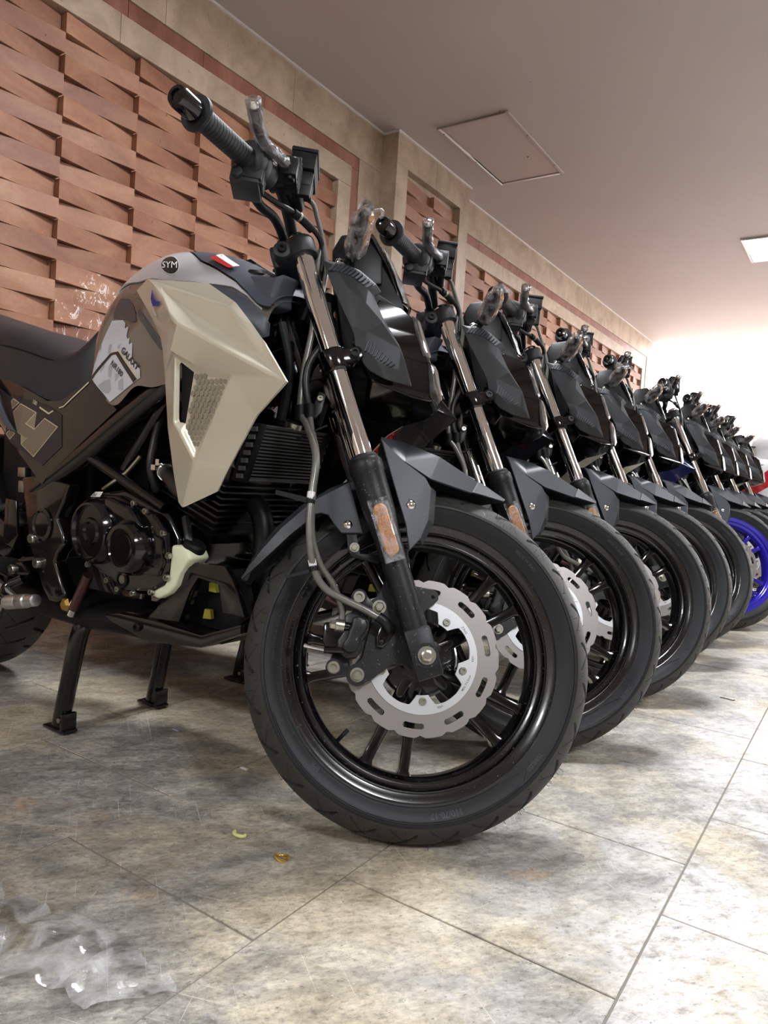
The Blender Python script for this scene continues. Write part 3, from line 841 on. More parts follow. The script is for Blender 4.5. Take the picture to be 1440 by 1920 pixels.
        be = MB().lathe([(.0155, 0), (.0175, .002), (.0172, .036), (.0150, .041), (.009, .0415), (.0085, .038), (.004, .037)], A+D*(L+.003), D, 36)
        P('bar_end_weight', mz(be), 'grip_end_black', grip)
        # switch housing
        hs = MB(); u, v = hs.frame(D); Rm2 = Matrix((u, v, D)).transposed()
        hs.lathe([(.021, 0), (.0300, .003), (.0325, .009), (.0325, .018), (.0310, .0195), (.0310, .021), (.0320, .0225), (.0310, .034), (.024, .037)], A-D*.036, D, 32)
        hs.lathe([(.022, 0), (.024, .003), (.024, .022), (.021, .026)], A-D*.062, D, 24)
        hs.box(A-D*.022+Vector((.004, 0, -.022)), (.034, .042, .034))
        hs.box(A-D*.030+Vector((-.010, 0, -.036)), (.046, .052, .022))
        hs.cyl(A-D*.026+Vector((-.02, -.018, -.036)), A-D*.026+Vector((-.02, -.030, -.036)), .009, n=18)
        sw = P('switch_housing', mz(hs), 'cowl_grey', bevel=.0025)
        bt = MB().cyl(A-D*.02+Vector((-.024, 0, -.004)), A-D*.02+Vector((-.032, -.004, -.004)), .006, n=14); P('switch_button', mz(bt), 'matte_black', sw)
        nz = MB().tube([A-D*.016+Vector((.016, -.004, -.006)), A-D*.016+Vector((.018, -.004, -.026)), A-D*.016+Vector((.018, -.002, -.040))], .0082, 14, 4); P('cable_elbow', mz(nz), 'cowl_grey', sw)
        # lever with a wrapped blade and ball end
        Lb = [(-.338, -.165, .770), (-.350, -.208, .762), (-.3665, -.248, .748), (-.3785, -.268, .748), (-.3845, -.305, .750), (-.3875, -.328, .755)]
        lv = MB(); pts = spline(Lb, 5); rings = []
        for i, p in enumerate(pts):
            t = i/(len(pts)-1); d = (pts[min(i+1, len(pts)-1)]-pts[max(i-1, 0)]).normalized(); u2 = d.cross(Vector((0, 0, 1))).normalized(); v2 = u2.cross(d)
            wx = .0095-.002*t if t < .9 else .0085; wz = .0062
            rings.append([p+u2*wx*math.cos(a)+v2*wz*math.sin(a) for a in [2*math.pi*j/14 for j in range(14)]])
        lv.loft(rings)
        lev = P('brake_lever' if sg < 0 else 'clutch_lever', mz(lv), 'satin_black')
        ball = MB().lathe([(.0002, -.009), (.0055, -.0075), (.0088, -.003), (.0090, .002), (.0065, .007), (.0002, .0095)], Vector((-.3880, -.330, .7565)), Vector((-.1, -.9, .35)), 20, False)
        P('lever_ball', mz(ball), 'chrome', lev)
        pv = MB().box((-.345, -.178, .764), (.034, .05, .034)); pv.cyl((-.350, -.165, .760), (-.378, -.155, .757), .016, n=20); pv.cyl((-.340, -.19, .742), (-.340, -.19, .786), .009, n=16)
        for q in range(4): pv.box((-.346, -.150-.012*q, .772), (.040, .004, .046))
        P('lever_perch', mz(pv), 'satin_black', lev, bevel=.0025)
    # film bag over the brake lever
    fb = MB(); pts = spline([(-.350, -.208, .762), (-.3665, -.248, .748), (-.3785, -.268, .748), (-.3845, -.305, .750), (-.388, -.340, .758)], 5); rings = []
    for i, p in enumerate(pts):
        d = (pts[min(i+1, len(pts)-1)]-pts[max(i-1, 0)]).normalized(); u2 = d.cross(Vector((0, 0, 1))).normalized(); v2 = u2.cross(d)
        rings.append([p+(u2*.0115*math.cos(a)+v2*.0095*math.sin(a))*rnd.uniform(.92, 1.18) for a in [2*math.pi*j/14 for j in range(14)]])
    fb.loft(rings, caps=False); P('lever_film', fb, 'plastic_wrap', hb)
    # master cylinder and reservoir
    mc = MB().cyl((-.334, -.09, .765), (-.345, -.19, .770), .0135, n=20); mc.box((-.332, -.135, .790), (.046, .012, .066)).box((-.332, -.118, .795), (.042, .05, .036))
    m1 = P('master_cylinder', mc, 'satin_black', bevel=.003)
    P('reservoir_cap', MB().box((-.330, -.115, .822), (.044, .070, .034)).box((-.330, -.115, .842), (.048, .074, .008)), 'matte_black', m1, bevel=.002)
    for sx in (-1, 1): P('cap_screw', bolt_mb((-.330+.014*sx, -.115+.022*sx, .846), (0, 0, 1), .0032, .0025, 'pan'), 'zinc', m1)
    return wheel

def build_brake(root):
    P = lambda name, mb, mat, par=None, **kw: obj(name, mb, mat, par or root, MF if par is None else None, **kw)
    # plate bolted to the fork that carries the caliper
    pl = [(-.079, .110), (-.086, .088), (-.092, .070), (-.092, .035), (-.098, -.015), (-.114, -.036), (-.118, -.046), (-.113, -.056), (-.100, -.060), (-.078, -.048), (-.060, -.030), (-.046, -.018), (-.028, -.018), (-.020, -.023), (-.004, -.036), (.008, -.03), (-.01, .03), (-.045, .11), (-.062, .128)]
    br = P('caliper_bracket', MB().prism(pl, -.0740, -.0800), 'caliper_black', bevel=.0015, seg=1)
    P('sensor_tab', MB().prism([(-.05, .112), (.004, .110), (.012, .104), (.013, .094), (-.008, .070), (-.04, .08)], -.0740, -.0790), 'caliper_black', br, bevel=.0012, seg=1)
    P('tab_hole', MB().cyl((.004, -.0788, .0975), (.004, -.0794, .0975), .0032, n=14), 'grip_end_black', br)
    P('caliper_bolt', bolt_mb((-.081, -.080, .068), (0, -1, 0), .0078, .010), 'zinc', br)
    P('bolt_pad', MB().cyl((-.081, -.078, .068), (-.081, -.0815, .068), .0165, n=28), 'caliper_black', br)
    P('caliper_bolt', bolt_mb((-.1005, -.080, -.043), (0, -1, 0), .0078, .010), 'zinc', br)
    P('bolt_pad', MB().lathe([(.0175, 0), (.0175, .004)], (-.1005, -.078, -.043), (0, -1, 0), 28), 'caliper_black', br)
    # speed sensor block in the bracket
    sens = MB().prism([(-.077, .004), (-.066, .004), (-.058, .016), (-.050, .032), (-.052, .044), (-.062, .048), (-.074, .040), (-.079, .020)], -.080, -.088)
    s_ = P('speed_sensor', sens, 'gloss_black', br, bevel=.002)
    P('sensor_screw', bolt_mb((-.070, -.088, .013), (0, -1, 0), .0045, .0035, 'pan'), 'satin_black', br)
    P('sensor_neck', MB().tube([(-.060, -.086, .033), (-.063, -.100, .036), (-.070, -.106, .043), (-.082, -.106, .050)], .0085, 16, 5), 'satin_black', br)
    # caliper
    body = [(-.133, .048), (-.115, .056), (-.098, .050), (-.092, .036), (-.094, .020), (-.100, .010), (-.099, -.006), (-.106, -.018), (-.122, -.022), (-.136, -.014), (-.140, .004), (-.133, .018)]
    cal = P('brake_caliper', MB().prism(body, -.050, -.0985), 'caliper_black', bevel=.0035)
    face = [(-.1215, .0425), (-.113, .046), (-.100, .043), (-.0955, .034), (-.098, .024), (-.1045, .014), (-.1045, .001), (-.109, -.009), (-.121, -.013), (-.130, -.007), (-.1305, .002), (-.124, .013), (-.1245, .02), (-.121, .030)]
    P('piston_housing', MB().prism(face, -.095, -.113), 'caliper_black', cal, bevel=.004, angle=50)
    P('caliper_body', MB().prism([(-.165, .030), (-.128, .036), (-.125, -.010), (-.150, -.018), (-.163, .000)], -.048, -.094), 'gloss_black', cal, bevel=.004)
    P('caliper_body', MB().prism([(-.156, .012), (-.120, .060), (-.106, .066), (-.095, .050), (-.140, -.004)], -.040, -.082), 'gloss_black', cal, bevel=.003)
    for x, z in ((-.116, .077), (-.139, -.037)):
        P('slide_pin', MB().cyl((x, -.050, z), (x, -.096, z), .0085, n=20), 'caliper_black', cal)
        P('pin_boss', MB().cyl((x, -.090, z), (x, -.0985, z), .0128, n=24), 'caliper_black', cal)
        P('pin_bolt', bolt_mb((x, -.0985, z), (0, -1, 0), .0095, .006, 'allen'), 'zinc', cal)
    P('pin_arm', MB().prism([(-.128, .078), (-.118, .089), (-.104, .084), (-.088, .070), (-.092, .058), (-.112, .064)], -.072, -.082), 'caliper_black', cal, bevel=.002)
    P('pin_arm', MB().prism([(-.149, -.036), (-.144, -.014), (-.120, -.016), (-.112, -.040), (-.132, -.049)], -.066, -.082), 'caliper_black', cal, bevel=.002)
    P('banjo_bolt', bolt_mb((-.143, -.096, .028), (-1, -.1, 0), .0072, .012), 'bolt_steel', cal)
    P('banjo_ring', MB().cyl((-.133, -.094, .028), (-.143, -.095, .028), .0105, n=22), 'zinc', cal)
    P('banjo_ring', MB().cyl((-.120, -.093, .028), (-.133, -.094, .028), .0085, n=22), 'gloss_black', cal)
    P('pad_pin', MB().tube([(-.128, -.098, -.010), (-.146, -.098, -.012), (-.158, -.097, -.013)], .0052, 12, 2), 'gloss_black', cal)
    P('pad_pin', MB().tube([(-.158, -.097, -.013), (-.178, -.096, -.012), (-.190, -.095, -.010)], .0034, 10, 2), 'chrome', cal)
    P('bleed_nipple', MB().tube([(-.140, -.085, .060), (-.156, -.085, .066), (-.168, -.085, .070)], .0055, 12, 2), 'rod_maroon', cal)
    # hoses and ties
    hose = MB().tube([(-.138, -.094, .038), (-.139, -.095, .050), (-.146, -.100, .066), (-.162, -.108, .092), (-.186, -.120, .118), (-.205, -.128, .160), (-.214, -.130, .220), (-.219, -.122, .290), (-.238, -.108, .345), (-.247, -.098, .379), (-.256, -.095, .402), (-.263, -.094, .436), (-.261, -.094, .467), (-.249, -.088, .50), (-.240, -.075, .54), (-.25, -.06, .60)], .0052, 12, 6)
    h1 = P('brake_hose', hose, 'hose_grey')
    wire = MB().tube([(-.079, -.106, .048), (-.105, -.108, .058), (-.140, -.115, .068), (-.172, -.124, .080), (-.194, -.131, .108), (-.209, -.136, .160), (-.216, -.137, .220), (-.221, -.129, .290), (-.245, -.108, .345), (-.263, -.093, .378), (-.2685, -.090, .446), (-.268, -.089, .491), (-.2675, -.089, .532), (-.272, -.088, .59), (-.280, -.085, .66), (-.277, -.086, .70)], .0058, 12, 6)
    h2 = P('sensor_cable', wire, 'hose_grey')
    P('hose_sleeve', MB().tube([(-.247, -.098, .379), (-.256, -.095, .402), (-.263, -.094, .436), (-.261, -.094, .467), (-.249, -.088, .50), (-.240, -.075, .54)], .0066, 12, 5), 'hose_black', h1)
    for (x, y, z) in ((-.1945, -.131, .108), (-.2165, -.137, .213)):
        d = Vector((.35, 0, -1)).normalized() if z < .15 else Vector((.03, 0, -1))
        c = Vector((x, y, z))
        P('tape_band', MB().cyl(c-d*.013, c-d*.002, .0064, n=16), 'tape_white', h2)
        P('tie_band', MB().cyl(c+d*.000, c+d*.006, .0082, n=16), 'matte_black', h2)
    P('tie_tail', MB().hexa([(-.198, -.136, .098), (-.232, -.140, .083), (-.234, -.140, .087), (-.200, -.136, .103)], [(-.198, -.138, .098), (-.232, -.142, .083), (-.234, -.142, .087), (-.200, -.138, .103)]), 'matte_black', h2)
    P('tie_tail', MB().hexa([(-.220, -.140, .206), (-.272, -.142, .212), (-.272, -.142, .219), (-.220, -.140, .215)], [(-.220, -.142, .206), (-.272, -.144, .212), (-.272, -.144, .219), (-.220, -.142, .215)]), 'matte_black', h2)
    for (x, y, z) in ((-.2615, -.094, .371), (-.2455, -.099, .374)):
        P('hose_clip', MB().cyl((x+.002, y, z-.012), (x-.002, y, z+.012), .0098, n=18), 'matte_black', h1)
    P('clip_stay', MB().prism([(-.246, .366), (-.236, .362), (-.226, .378), (-.224, .410), (-.236, .414), (-.240, .392)], -.094, -.098), 'satin_black', h1, bevel=.001)
    P('stay_bolt', bolt_mb((-.232, -.098, .400), (0, -1, 0), .005, .005, 'allen'), 'zinc', h1)
    P('hose_loop', MB().tube([(-.258, -.10, .322), (-.236, -.112, .334), (-.212, -.112, .350)], .002, 8, 5), 'matte_black', h1)

def build_bodywork(root):
    P = lambda name, mb, mat, par=None, **kw: obj(name, mb, mat, par or root, MF if par is None else None, **kw)
    # ---- front fender: hugging rear half, beak in front
    fb = MB(); rings = []
    for a, hw_, drop in ((103, .060, .030), (108, .063, .030), (116, .064, .030), (126, .063, .033), (136, .062, .036), (146, .059, .034), (154, .053, .028), (160, .044, .018), (164.5, .030, .006)):
        r = .331 + (.0 if a > 112 else (112-a)*.0009); c, s = math.cos(rad(a)), math.sin(rad(a)); rg = []
        for y, dr in ((-hw_-.003, drop), (-hw_, drop*.45), (-hw_*.86, .010), (-hw_*.5, .002), (0, 0), (hw_*.5, .002), (hw_*.86, .010), (hw_, drop*.45), (hw_+.003, drop)):
            rg.append(((r-dr)*c, y, (r-dr)*s))
        rings.append(rg)
    fb.loft(rings, closed=False)
    fen = P('front_fender', fb, 'fender_grey', solid=.003, angle=24)
    half = {
     'ridge': [(-.119, 0, .380), (-.070, 0, .374), (-.012, 0, .357), (.060, 0, .328), (.119, 0, .303)],
     'edge': [(-.119, -.060, .364), (-.074, -.059, .3605), (-.012, -.052, .347), (.062, -.034, .3180), (.119, -.001, .302)],
     'crease': [(-.113, -.084, .340), (-.072, -.083, .318), (-.026, -.0815, .296), (.050, -.058, .2895), (.117, -.001, .2985)],
     'low': [(-.113, -.0835, .338), (-.060, -.080, .300), (-.010, -.074, .288), (.046, -.052, .284), (.115, -.001, .2965)]}
    bk = MB(); L = [half[k] for k in ('ridge', 'edge', 'crease')]
    for a, b in zip(L, L[1:]):
        for i in range(4): bk.add([a[i], a[i+1], b[i+1], b[i]], [(0, 1, 2, 3)])
    bk.both()
    P('fender_beak', bk, 'fender_grey', fen, solid=.003, bevel=.0012, seg=1, angle=14)
    wing = [(-.1195, -.0825, .354), (-.113, -.0845, .338), (-.092, -.0885, .286), (-.058, -.0925, .208), (-.046, -.0925, .165), (-.031, -.0895, .187), (-.0215, -.0860, .222), (-.0235, -.0830, .280), (-.0345, -.0845, .2955), (-.072, -.0845, .3165)]
    wm = MB().add([Vector(p) for p in wing], [(0, 1, 9), (1, 2, 9), (2, 8, 9), (2, 3, 8), (3, 7, 8), (3, 4, 6), (3, 6, 7), (4, 5, 6)])
    side = [Vector(wing[5]), Vector(wing[6]), Vector(wing[7]), Vector((-.012, -.070, .279)), Vector((-.009, -.070, .222)), Vector((-.024, -.074, .18))]
    wm.add(side, [(0, 1, 4, 5), (1, 2, 3, 4)])
    for sg in (1, -1):
        w_ = P('fender_wing', wm if sg > 0 else wm.mirror(), 'fender_grey', fen, solid=.003, bevel=.0012, seg=1, angle=12)
        ycl = -.0885*sg
        P('fender_screw', bolt_mb((-.0545, -.0885*sg, .243), (0, -sg, 0), .0062, .0045, 'pan'), 'chrome', fen)
        P('screw_recess', MB().cyl((-.0545, -.0858*sg, .243), (-.0545, -.0893*sg, .243), .0095, n=22), 'satin_black', fen)
        pl = [(-.161, .268), (-.148, .238), (-.125, .184), (-.161, .179), (-.175, .192), (-.187, .206), (-.199, .2075), (-.211, .203), (-.224, .196), (-.222, .222)]
        P('fender_plate', MB().prism(pl, -.0795*sg, -.0835*sg), 'fender_grey', fen, bevel=.0012, seg=1)
        P('plate_screw', bolt_mb((-.152, -.0835*sg, .195), (0, -sg, 0), .0058, .0042, 'pan'), 'chrome', fen)
        P('fender_stay', MB().prism([(-.152, .182), (-.136, .184), (-.125, .150), (-.094, .155), (-.092, .139), (-.138, .143), (-.146, .154)], -.072*sg, -.079*sg), 'satin_black', fen, bevel=.0015)
        P('stay_screw', bolt_mb((-.1355, -.079*sg, .159), (0, -sg, 0), .0055, .006), 'zinc', fen)
    # ---- headlamp unit
    prof = [(-.160, .608), (-.118, .600), (-.094, .586), (-.080, .560), (-.064, .530), (-.050, .515), (-.034, .462), (-.041, .450), (-.080, .440), (-.150, .450), (-.195, .515), (-.175, .56)]
    def wid(x): return lerp_tab([(-.20, .098), (-.10, .088), (-.07, .070), (-.05, .056), (-.03, .040)], x)
    hl = MB(); n = len(prof)
    for sg in (-1,): pass
    vs = [(x, -wid(x), z) for x, z in prof]+[(x+.014*(x > -.11), 0, z) for x, z in prof]+[(x, wid(x), z) for x, z in prof]
    fs = []
    for k in range(2):
        for i in range(n): fs.append((k*n+i, k*n+(i+1) % n, (k+1)*n+(i+1) % n, (k+1)*n+i))
    tri = tessellate_polygon([[Vector((x, z, 0)) for x, z in prof]])
    fs += [t for t in tri]+[tuple(2*n+i for i in t[::-1]) for t in tri]
    head = P('headlamp', MB().add(vs, fs), 'gloss_black', bevel=.0025, angle=14)
    for sg in (-1, 1):
        for pts in ([(-.093, .590), (-.078, .562), (-.062, .533), (-.067, .524), (-.087, .560), (-.100, .590)], [(-.052, .520), (-.045, .512), (-.030, .466), (-.036, .452), (-.044, .458), (-.058, .520)]):
            m = MB(); w0 = [Vector((x, sg*(wid(x)+.0005), z)) for x, z in pts]; w1 = [Vector((x+.012, sg*(wid(x)-.016), z+.002)) for x, z in pts]
            k = len(pts); m.add(w0+w1, [tuple(range(k)), tuple(range(k, 2*k))[::-1]]+[(i, (i+1) % k, k+(i+1) % k, k+i) for i in range(k)])
            P('daylight_lens', m, 'clear_lens', head, bevel=.0015, seg=1)
    P('lamp_lens', MB().add([(-.072, -.050, .566), (-.072, .050, .566), (-.029, .034, .480), (-.029, -.034, .480), (-.060, 0, .572), (-.012, 0, .478)], [(0, 4, 5, 3), (4, 1, 2, 5)]), 'clear_lens', head, solid=.003)
    # ---- matte side cowls
    def cy(x, z): return -lerp_tab([(-.28, .108), (-.20, .114), (-.12, .110), (-.07, .094)], x)
    V = [(-.270, .657), (-.256, .656), (-.233, .657), (-.200, .645), (-.169, .625), (-.157, .611), (-.169, .600), (-.146, .560), (-.113, .518), (-.095, .484), (-.080, .450), (-.127, .449), (-.158, .460), (-.170, .471), (-.190, .505), (-.192, .518), (-.202, .536), (-.245, .607)]
    In = dict(B=(-.219, .606, .010), C=(-.182, .577, .0135), D=(-.146, .545, .0145), E=(-.109, .507, .0095), G=(-.172, .528, .006), R1=(-.245, .643, .005), R2=(-.212, .624, .009), R3=(-.182, .607, .0105),
              a=(-.172, .515, .009), d=(-.165, .490, .010), c=(-.146, .476, .0075), b=(-.108, .470, .005))
    pts = [Vector((x, cy(x, z), z)) for x, z in V]; keys = list(In)
    for k in keys: x, z, o = In[k]; pts.append(Vector((x, cy(x, z)-o, z)))
    I = {str(i): i for i in range(len(V))} | {k: len(V)+i for i, k in enumerate(keys)}
    F = [tuple(I[q] for q in f.split()) for f in ('0 1 R1', '1 2 R2 R1', '2 3 R3 R2', '3 4 R3', '4 5 6 R3', '0 R1 17', '17 R1 B', 'R1 R2 C B', 'R2 R3 C', 'R3 6 7 D C', '7 8 E D', '8 9 E', '9 10 b E',
         '17 B 16', 'B C G 16', 'C D G', 'D E G', '16 G a 15', 'G E b a', '15 a d 14', '14 d 13', '13 d c 12', '12 c 11', 'c b 10 11', 'a b c d')]
    cm = MB().add(pts, F)
    for sg in (1, -1):
        co = P('headlamp_cowl', cm if sg > 0 else cm.mirror(), 'cowl_grey', solid=.0035, bevel=.003, seg=2, angle=12)
        # ribbed inserts
        rb = MB()
        for i in range(11):
            t = i/11
            x0 = -.247+.074*t; z0 = .655-.030*t*t-.004*t
            p = Vector((x0+.004, 0, z0-.004)); q = p+Vector((-.0115, 0, -.0165))*(1-.15*t)
            nrm = .0040
            for_y = lambda u: cy(u.x, u.z)-lerp_tab([(-.26, .0022), (-.22, .0062), (-.17, .0078)], u.x)*min(1, max(.15, (lerp_tab([(-.256, .656), (-.233, .657), (-.200, .645), (-.169, .625)], u.x)-u.z)/.02))
            wv = Vector((.0024, 0, -.0012))
            pts4 = [p-wv, p+wv, q+wv, q-wv]
            rb.hexa([Vector((u.x, for_y(u)+.004, u.z)) for u in pts4], [Vector((u.x, for_y(u)-nrm, u.z)) for u in pts4])
        P('upper_ribs', rb if sg > 0 else rb.mirror(), 'fender_grey', co, bevel=.0008, seg=1)
        rb = MB()
        for i in range(9):
            t = i/8
            p = Vector((-.166+.050*t, 0, .510-.033*t)); q = p+Vector((-.003-.004*t, 0, -.019*(1-.75*t)-.002))
            wv = Vector((.0018, 0, .0008)); pts4 = [p-wv, p+wv, q+wv, q-wv]
            fy = lambda u: cy(u.x, u.z)-.0098+.07*max(0, u.x+.150)
            rb.hexa([Vector((u.x, fy(u)+.004, u.z)) for u in pts4], [Vector((u.x, fy(u)-.0016, u.z)) for u in pts4])
        P('lower_ribs', rb if sg > 0 else rb.mirror(), 'fender_grey', co, bevel=.0006, seg=1)
        P('cowl_screw', bolt_mb((-.241, -.100*sg, .664), (0, -sg, .5), .0062, .006, 'pan'), 'chrome', co)
        P('cowl_stay', MB().box((-.236, -.095*sg, .662), (.024, .012, .018)), 'satin_black', co, bevel=.003)
    # ---- instrument box, fly screen, shell behind the lamp
    ib = MB(); q = [(-.262, .712), (-.250, .748), (-.205, .762), (-.170, .735), (-.160, .660), (-.205, .650), (-.25, .668)]
    ib.prism(q, -.058, .058); ins = P('instrument_housing', ib, 'satin_black', bevel=.004)
    P('dial_glass', MB().hexa([(-.258, -.048, .716), (-.258, .048, .716), (-.250, .048, .742), (-.250, -.048, .742)], [(-.262, -.048, .717), (-.262, .048, .717), (-.254, .048, .743), (-.254, -.048, .743)]), 'grip_end_black', ins, bevel=.002)
    sc = MB(); rings = []
    for i in range(9):
        t = i/8; x = -.192+.078*t+.006*math.sin(t*math.pi); z = .757-.125*t; hw_ = .070-.022*t; rg = []
        for j in range(13):
            y = hw_*(j/6-1); rg.append((x+.022*(1-(y/hw_)**2)*.8-.006, y, z+.010*(1-(y/hw_)**2)))
        rings.append(rg)
    sc.loft(rings, closed=False); scr = P('fly_screen', sc, 'gloss_black', solid=.004, bevel=.001, seg=1)
    P('screen_shell', MB().prism([(-.205, .650), (-.165, .735), (-.150, .700), (-.120, .640), (-.108, .605), (-.150, .596)], -.050, .050), 'satin_black', scr, bevel=.003)
    fm = MB(); rings2 = [[(Vector(p)+Vector((.004+rnd.uniform(-.0015, .0025), 0, .003+rnd.uniform(-.002, .002)))) for p in rg] for rg in rings[1:]]
    fm.loft(rings2, closed=False); P('screen_film', fm, 'plastic_wrap', scr)
    P('lamp_bracket', MB().prism([(-.25, .66), (-.20, .65), (-.12, .61), (-.14, .46), (-.19, .47), (-.215, .53)], -.070, .070), 'matte_black', head, bevel=.003)
    for sg in (-1, 1):
        a = Vector((-.226, .07*sg, .684)); b = Vector((-.216, .118*sg, .683))
        stm = MB().tube([a, (a+b)/2, b], lambda t: .0115-.002*t, 14, 3)
        ind = P('turn_signal', stm, 'soft_rubber', ins)
        body = MB(); d = (Vector((-.204, .200*sg, .702))-b); rings = []
        for t, w1, h1 in ((0, .008, .010), (.15, .012, .0155), (.45, .0135, .0185), (.8, .0115, .016), (.97, .006, .008), (1, .002, .003)):
            c = b+d*t; rings.append([c+Vector((w1*math.cos(q_), 0, h1*math.sin(q_))) for q_ in [2*math.pi*j/16 for j in range(16)]])
        body.loft(rings); P('signal_body', body, 'satin_black', ind)
        ln = MB(); rings = []
        for t, h1 in ((.12, .010), (.3, .0145), (.6, .0155), (.9, .009)):
            c = b+d*t+Vector((.0115, 0, 0)); rings.append([c+Vector((.0045*math.cos(q_), 0, h1*math.sin(q_))) for q_ in [2*math.pi*j/12 for j in range(12)]])
        ln.loft(rings); P('signal_lens', ln, 'orange_reflector', ind)
        wr = MB(); rings = []
        for t in (-.12, .05, .2, .35, .5, .65, .8, .95, 1.1):
            c = b+d*t; R_ = .019 if t < .9 else .012
            if t < 0: R_ = .012
            rings.append([c+Vector((R_*1.0*math.cos(q_), 0, R_*1.25*math.sin(q_)))*rnd.uniform(.86, 1.2)+Vector((0, rnd.uniform(-.004, .004), 0)) for q_ in [2*math.pi*j/16 for j in range(16)]])
        wr.loft(rings); wr.tube([b+d*1.0+Vector((.015, 0, .004)), b+d*1.02+Vector((.026, 0, .006)), b+d*.98+Vector((.030, 0, .0)), b+d*.95+Vector((.026, 0, -.004))], .003, 6, 3)
        P('signal_film', wr, 'plastic_wrap', ind, angle=20)
    # cables from the right switch to the frame
    cb = P('throttle_cable', MB().tube([(-.389, -.228, .706), (-.389, -.212, .712), (-.380, -.200, .706), (-.359, -.180, .706), (-.336, -.155, .712), (-.314, -.130, .714), (-.288, -.103, .709), (-.276, -.088, .690), (-.272, -.08, .64), (-.29, -.06, .56)], .0050, 10, 6), 'satin_black')
    P('cable_boot', MB().tube([(-.330, -.149, .713), (-.314, -.130, .714), (-.298, -.112, .711)], .0078, 12, 4), 'matte_black', cb)
    P('boot_ring', MB().cyl((-.322, -.1395, .7138), (-.319, -.136, .714), .0084, n=16), 'zinc', cb)
    wl_ = P('wiring_loom', MB().tube([(-.398, -.205, .706), (-.385, -.165, .705), (-.365, -.12, .715), (-.350, -.075, .706), (-.340, -.05, .68), (-.33, -.03, .60)], .0085, 12, 6), 'matte_black')
    P('loom_tie', MB().cyl((-.349, -.078, .702), (-.346, -.068, .690), .0125, n=14), 'satin_black', wl_)
    P('brake_line', MB().tube([(-.318, -.090, .786), (-.306, -.090, .776), (-.295, -.090, .750), (-.281, -.090, .716), (-.272, -.089, .690), (-.262, -.088, .65), (-.262, -.086, .60)], .0046, 10, 6), 'hose_grey')
    P('clutch_cable', MB().tube([(-.384, .231, .700), (-.372, .200, .665), (-.345, .14, .68), (-.30, .09, .66), (-.29, .07, .58), (-.31, .05, .48)], .0046, 10, 6), 'satin_black')

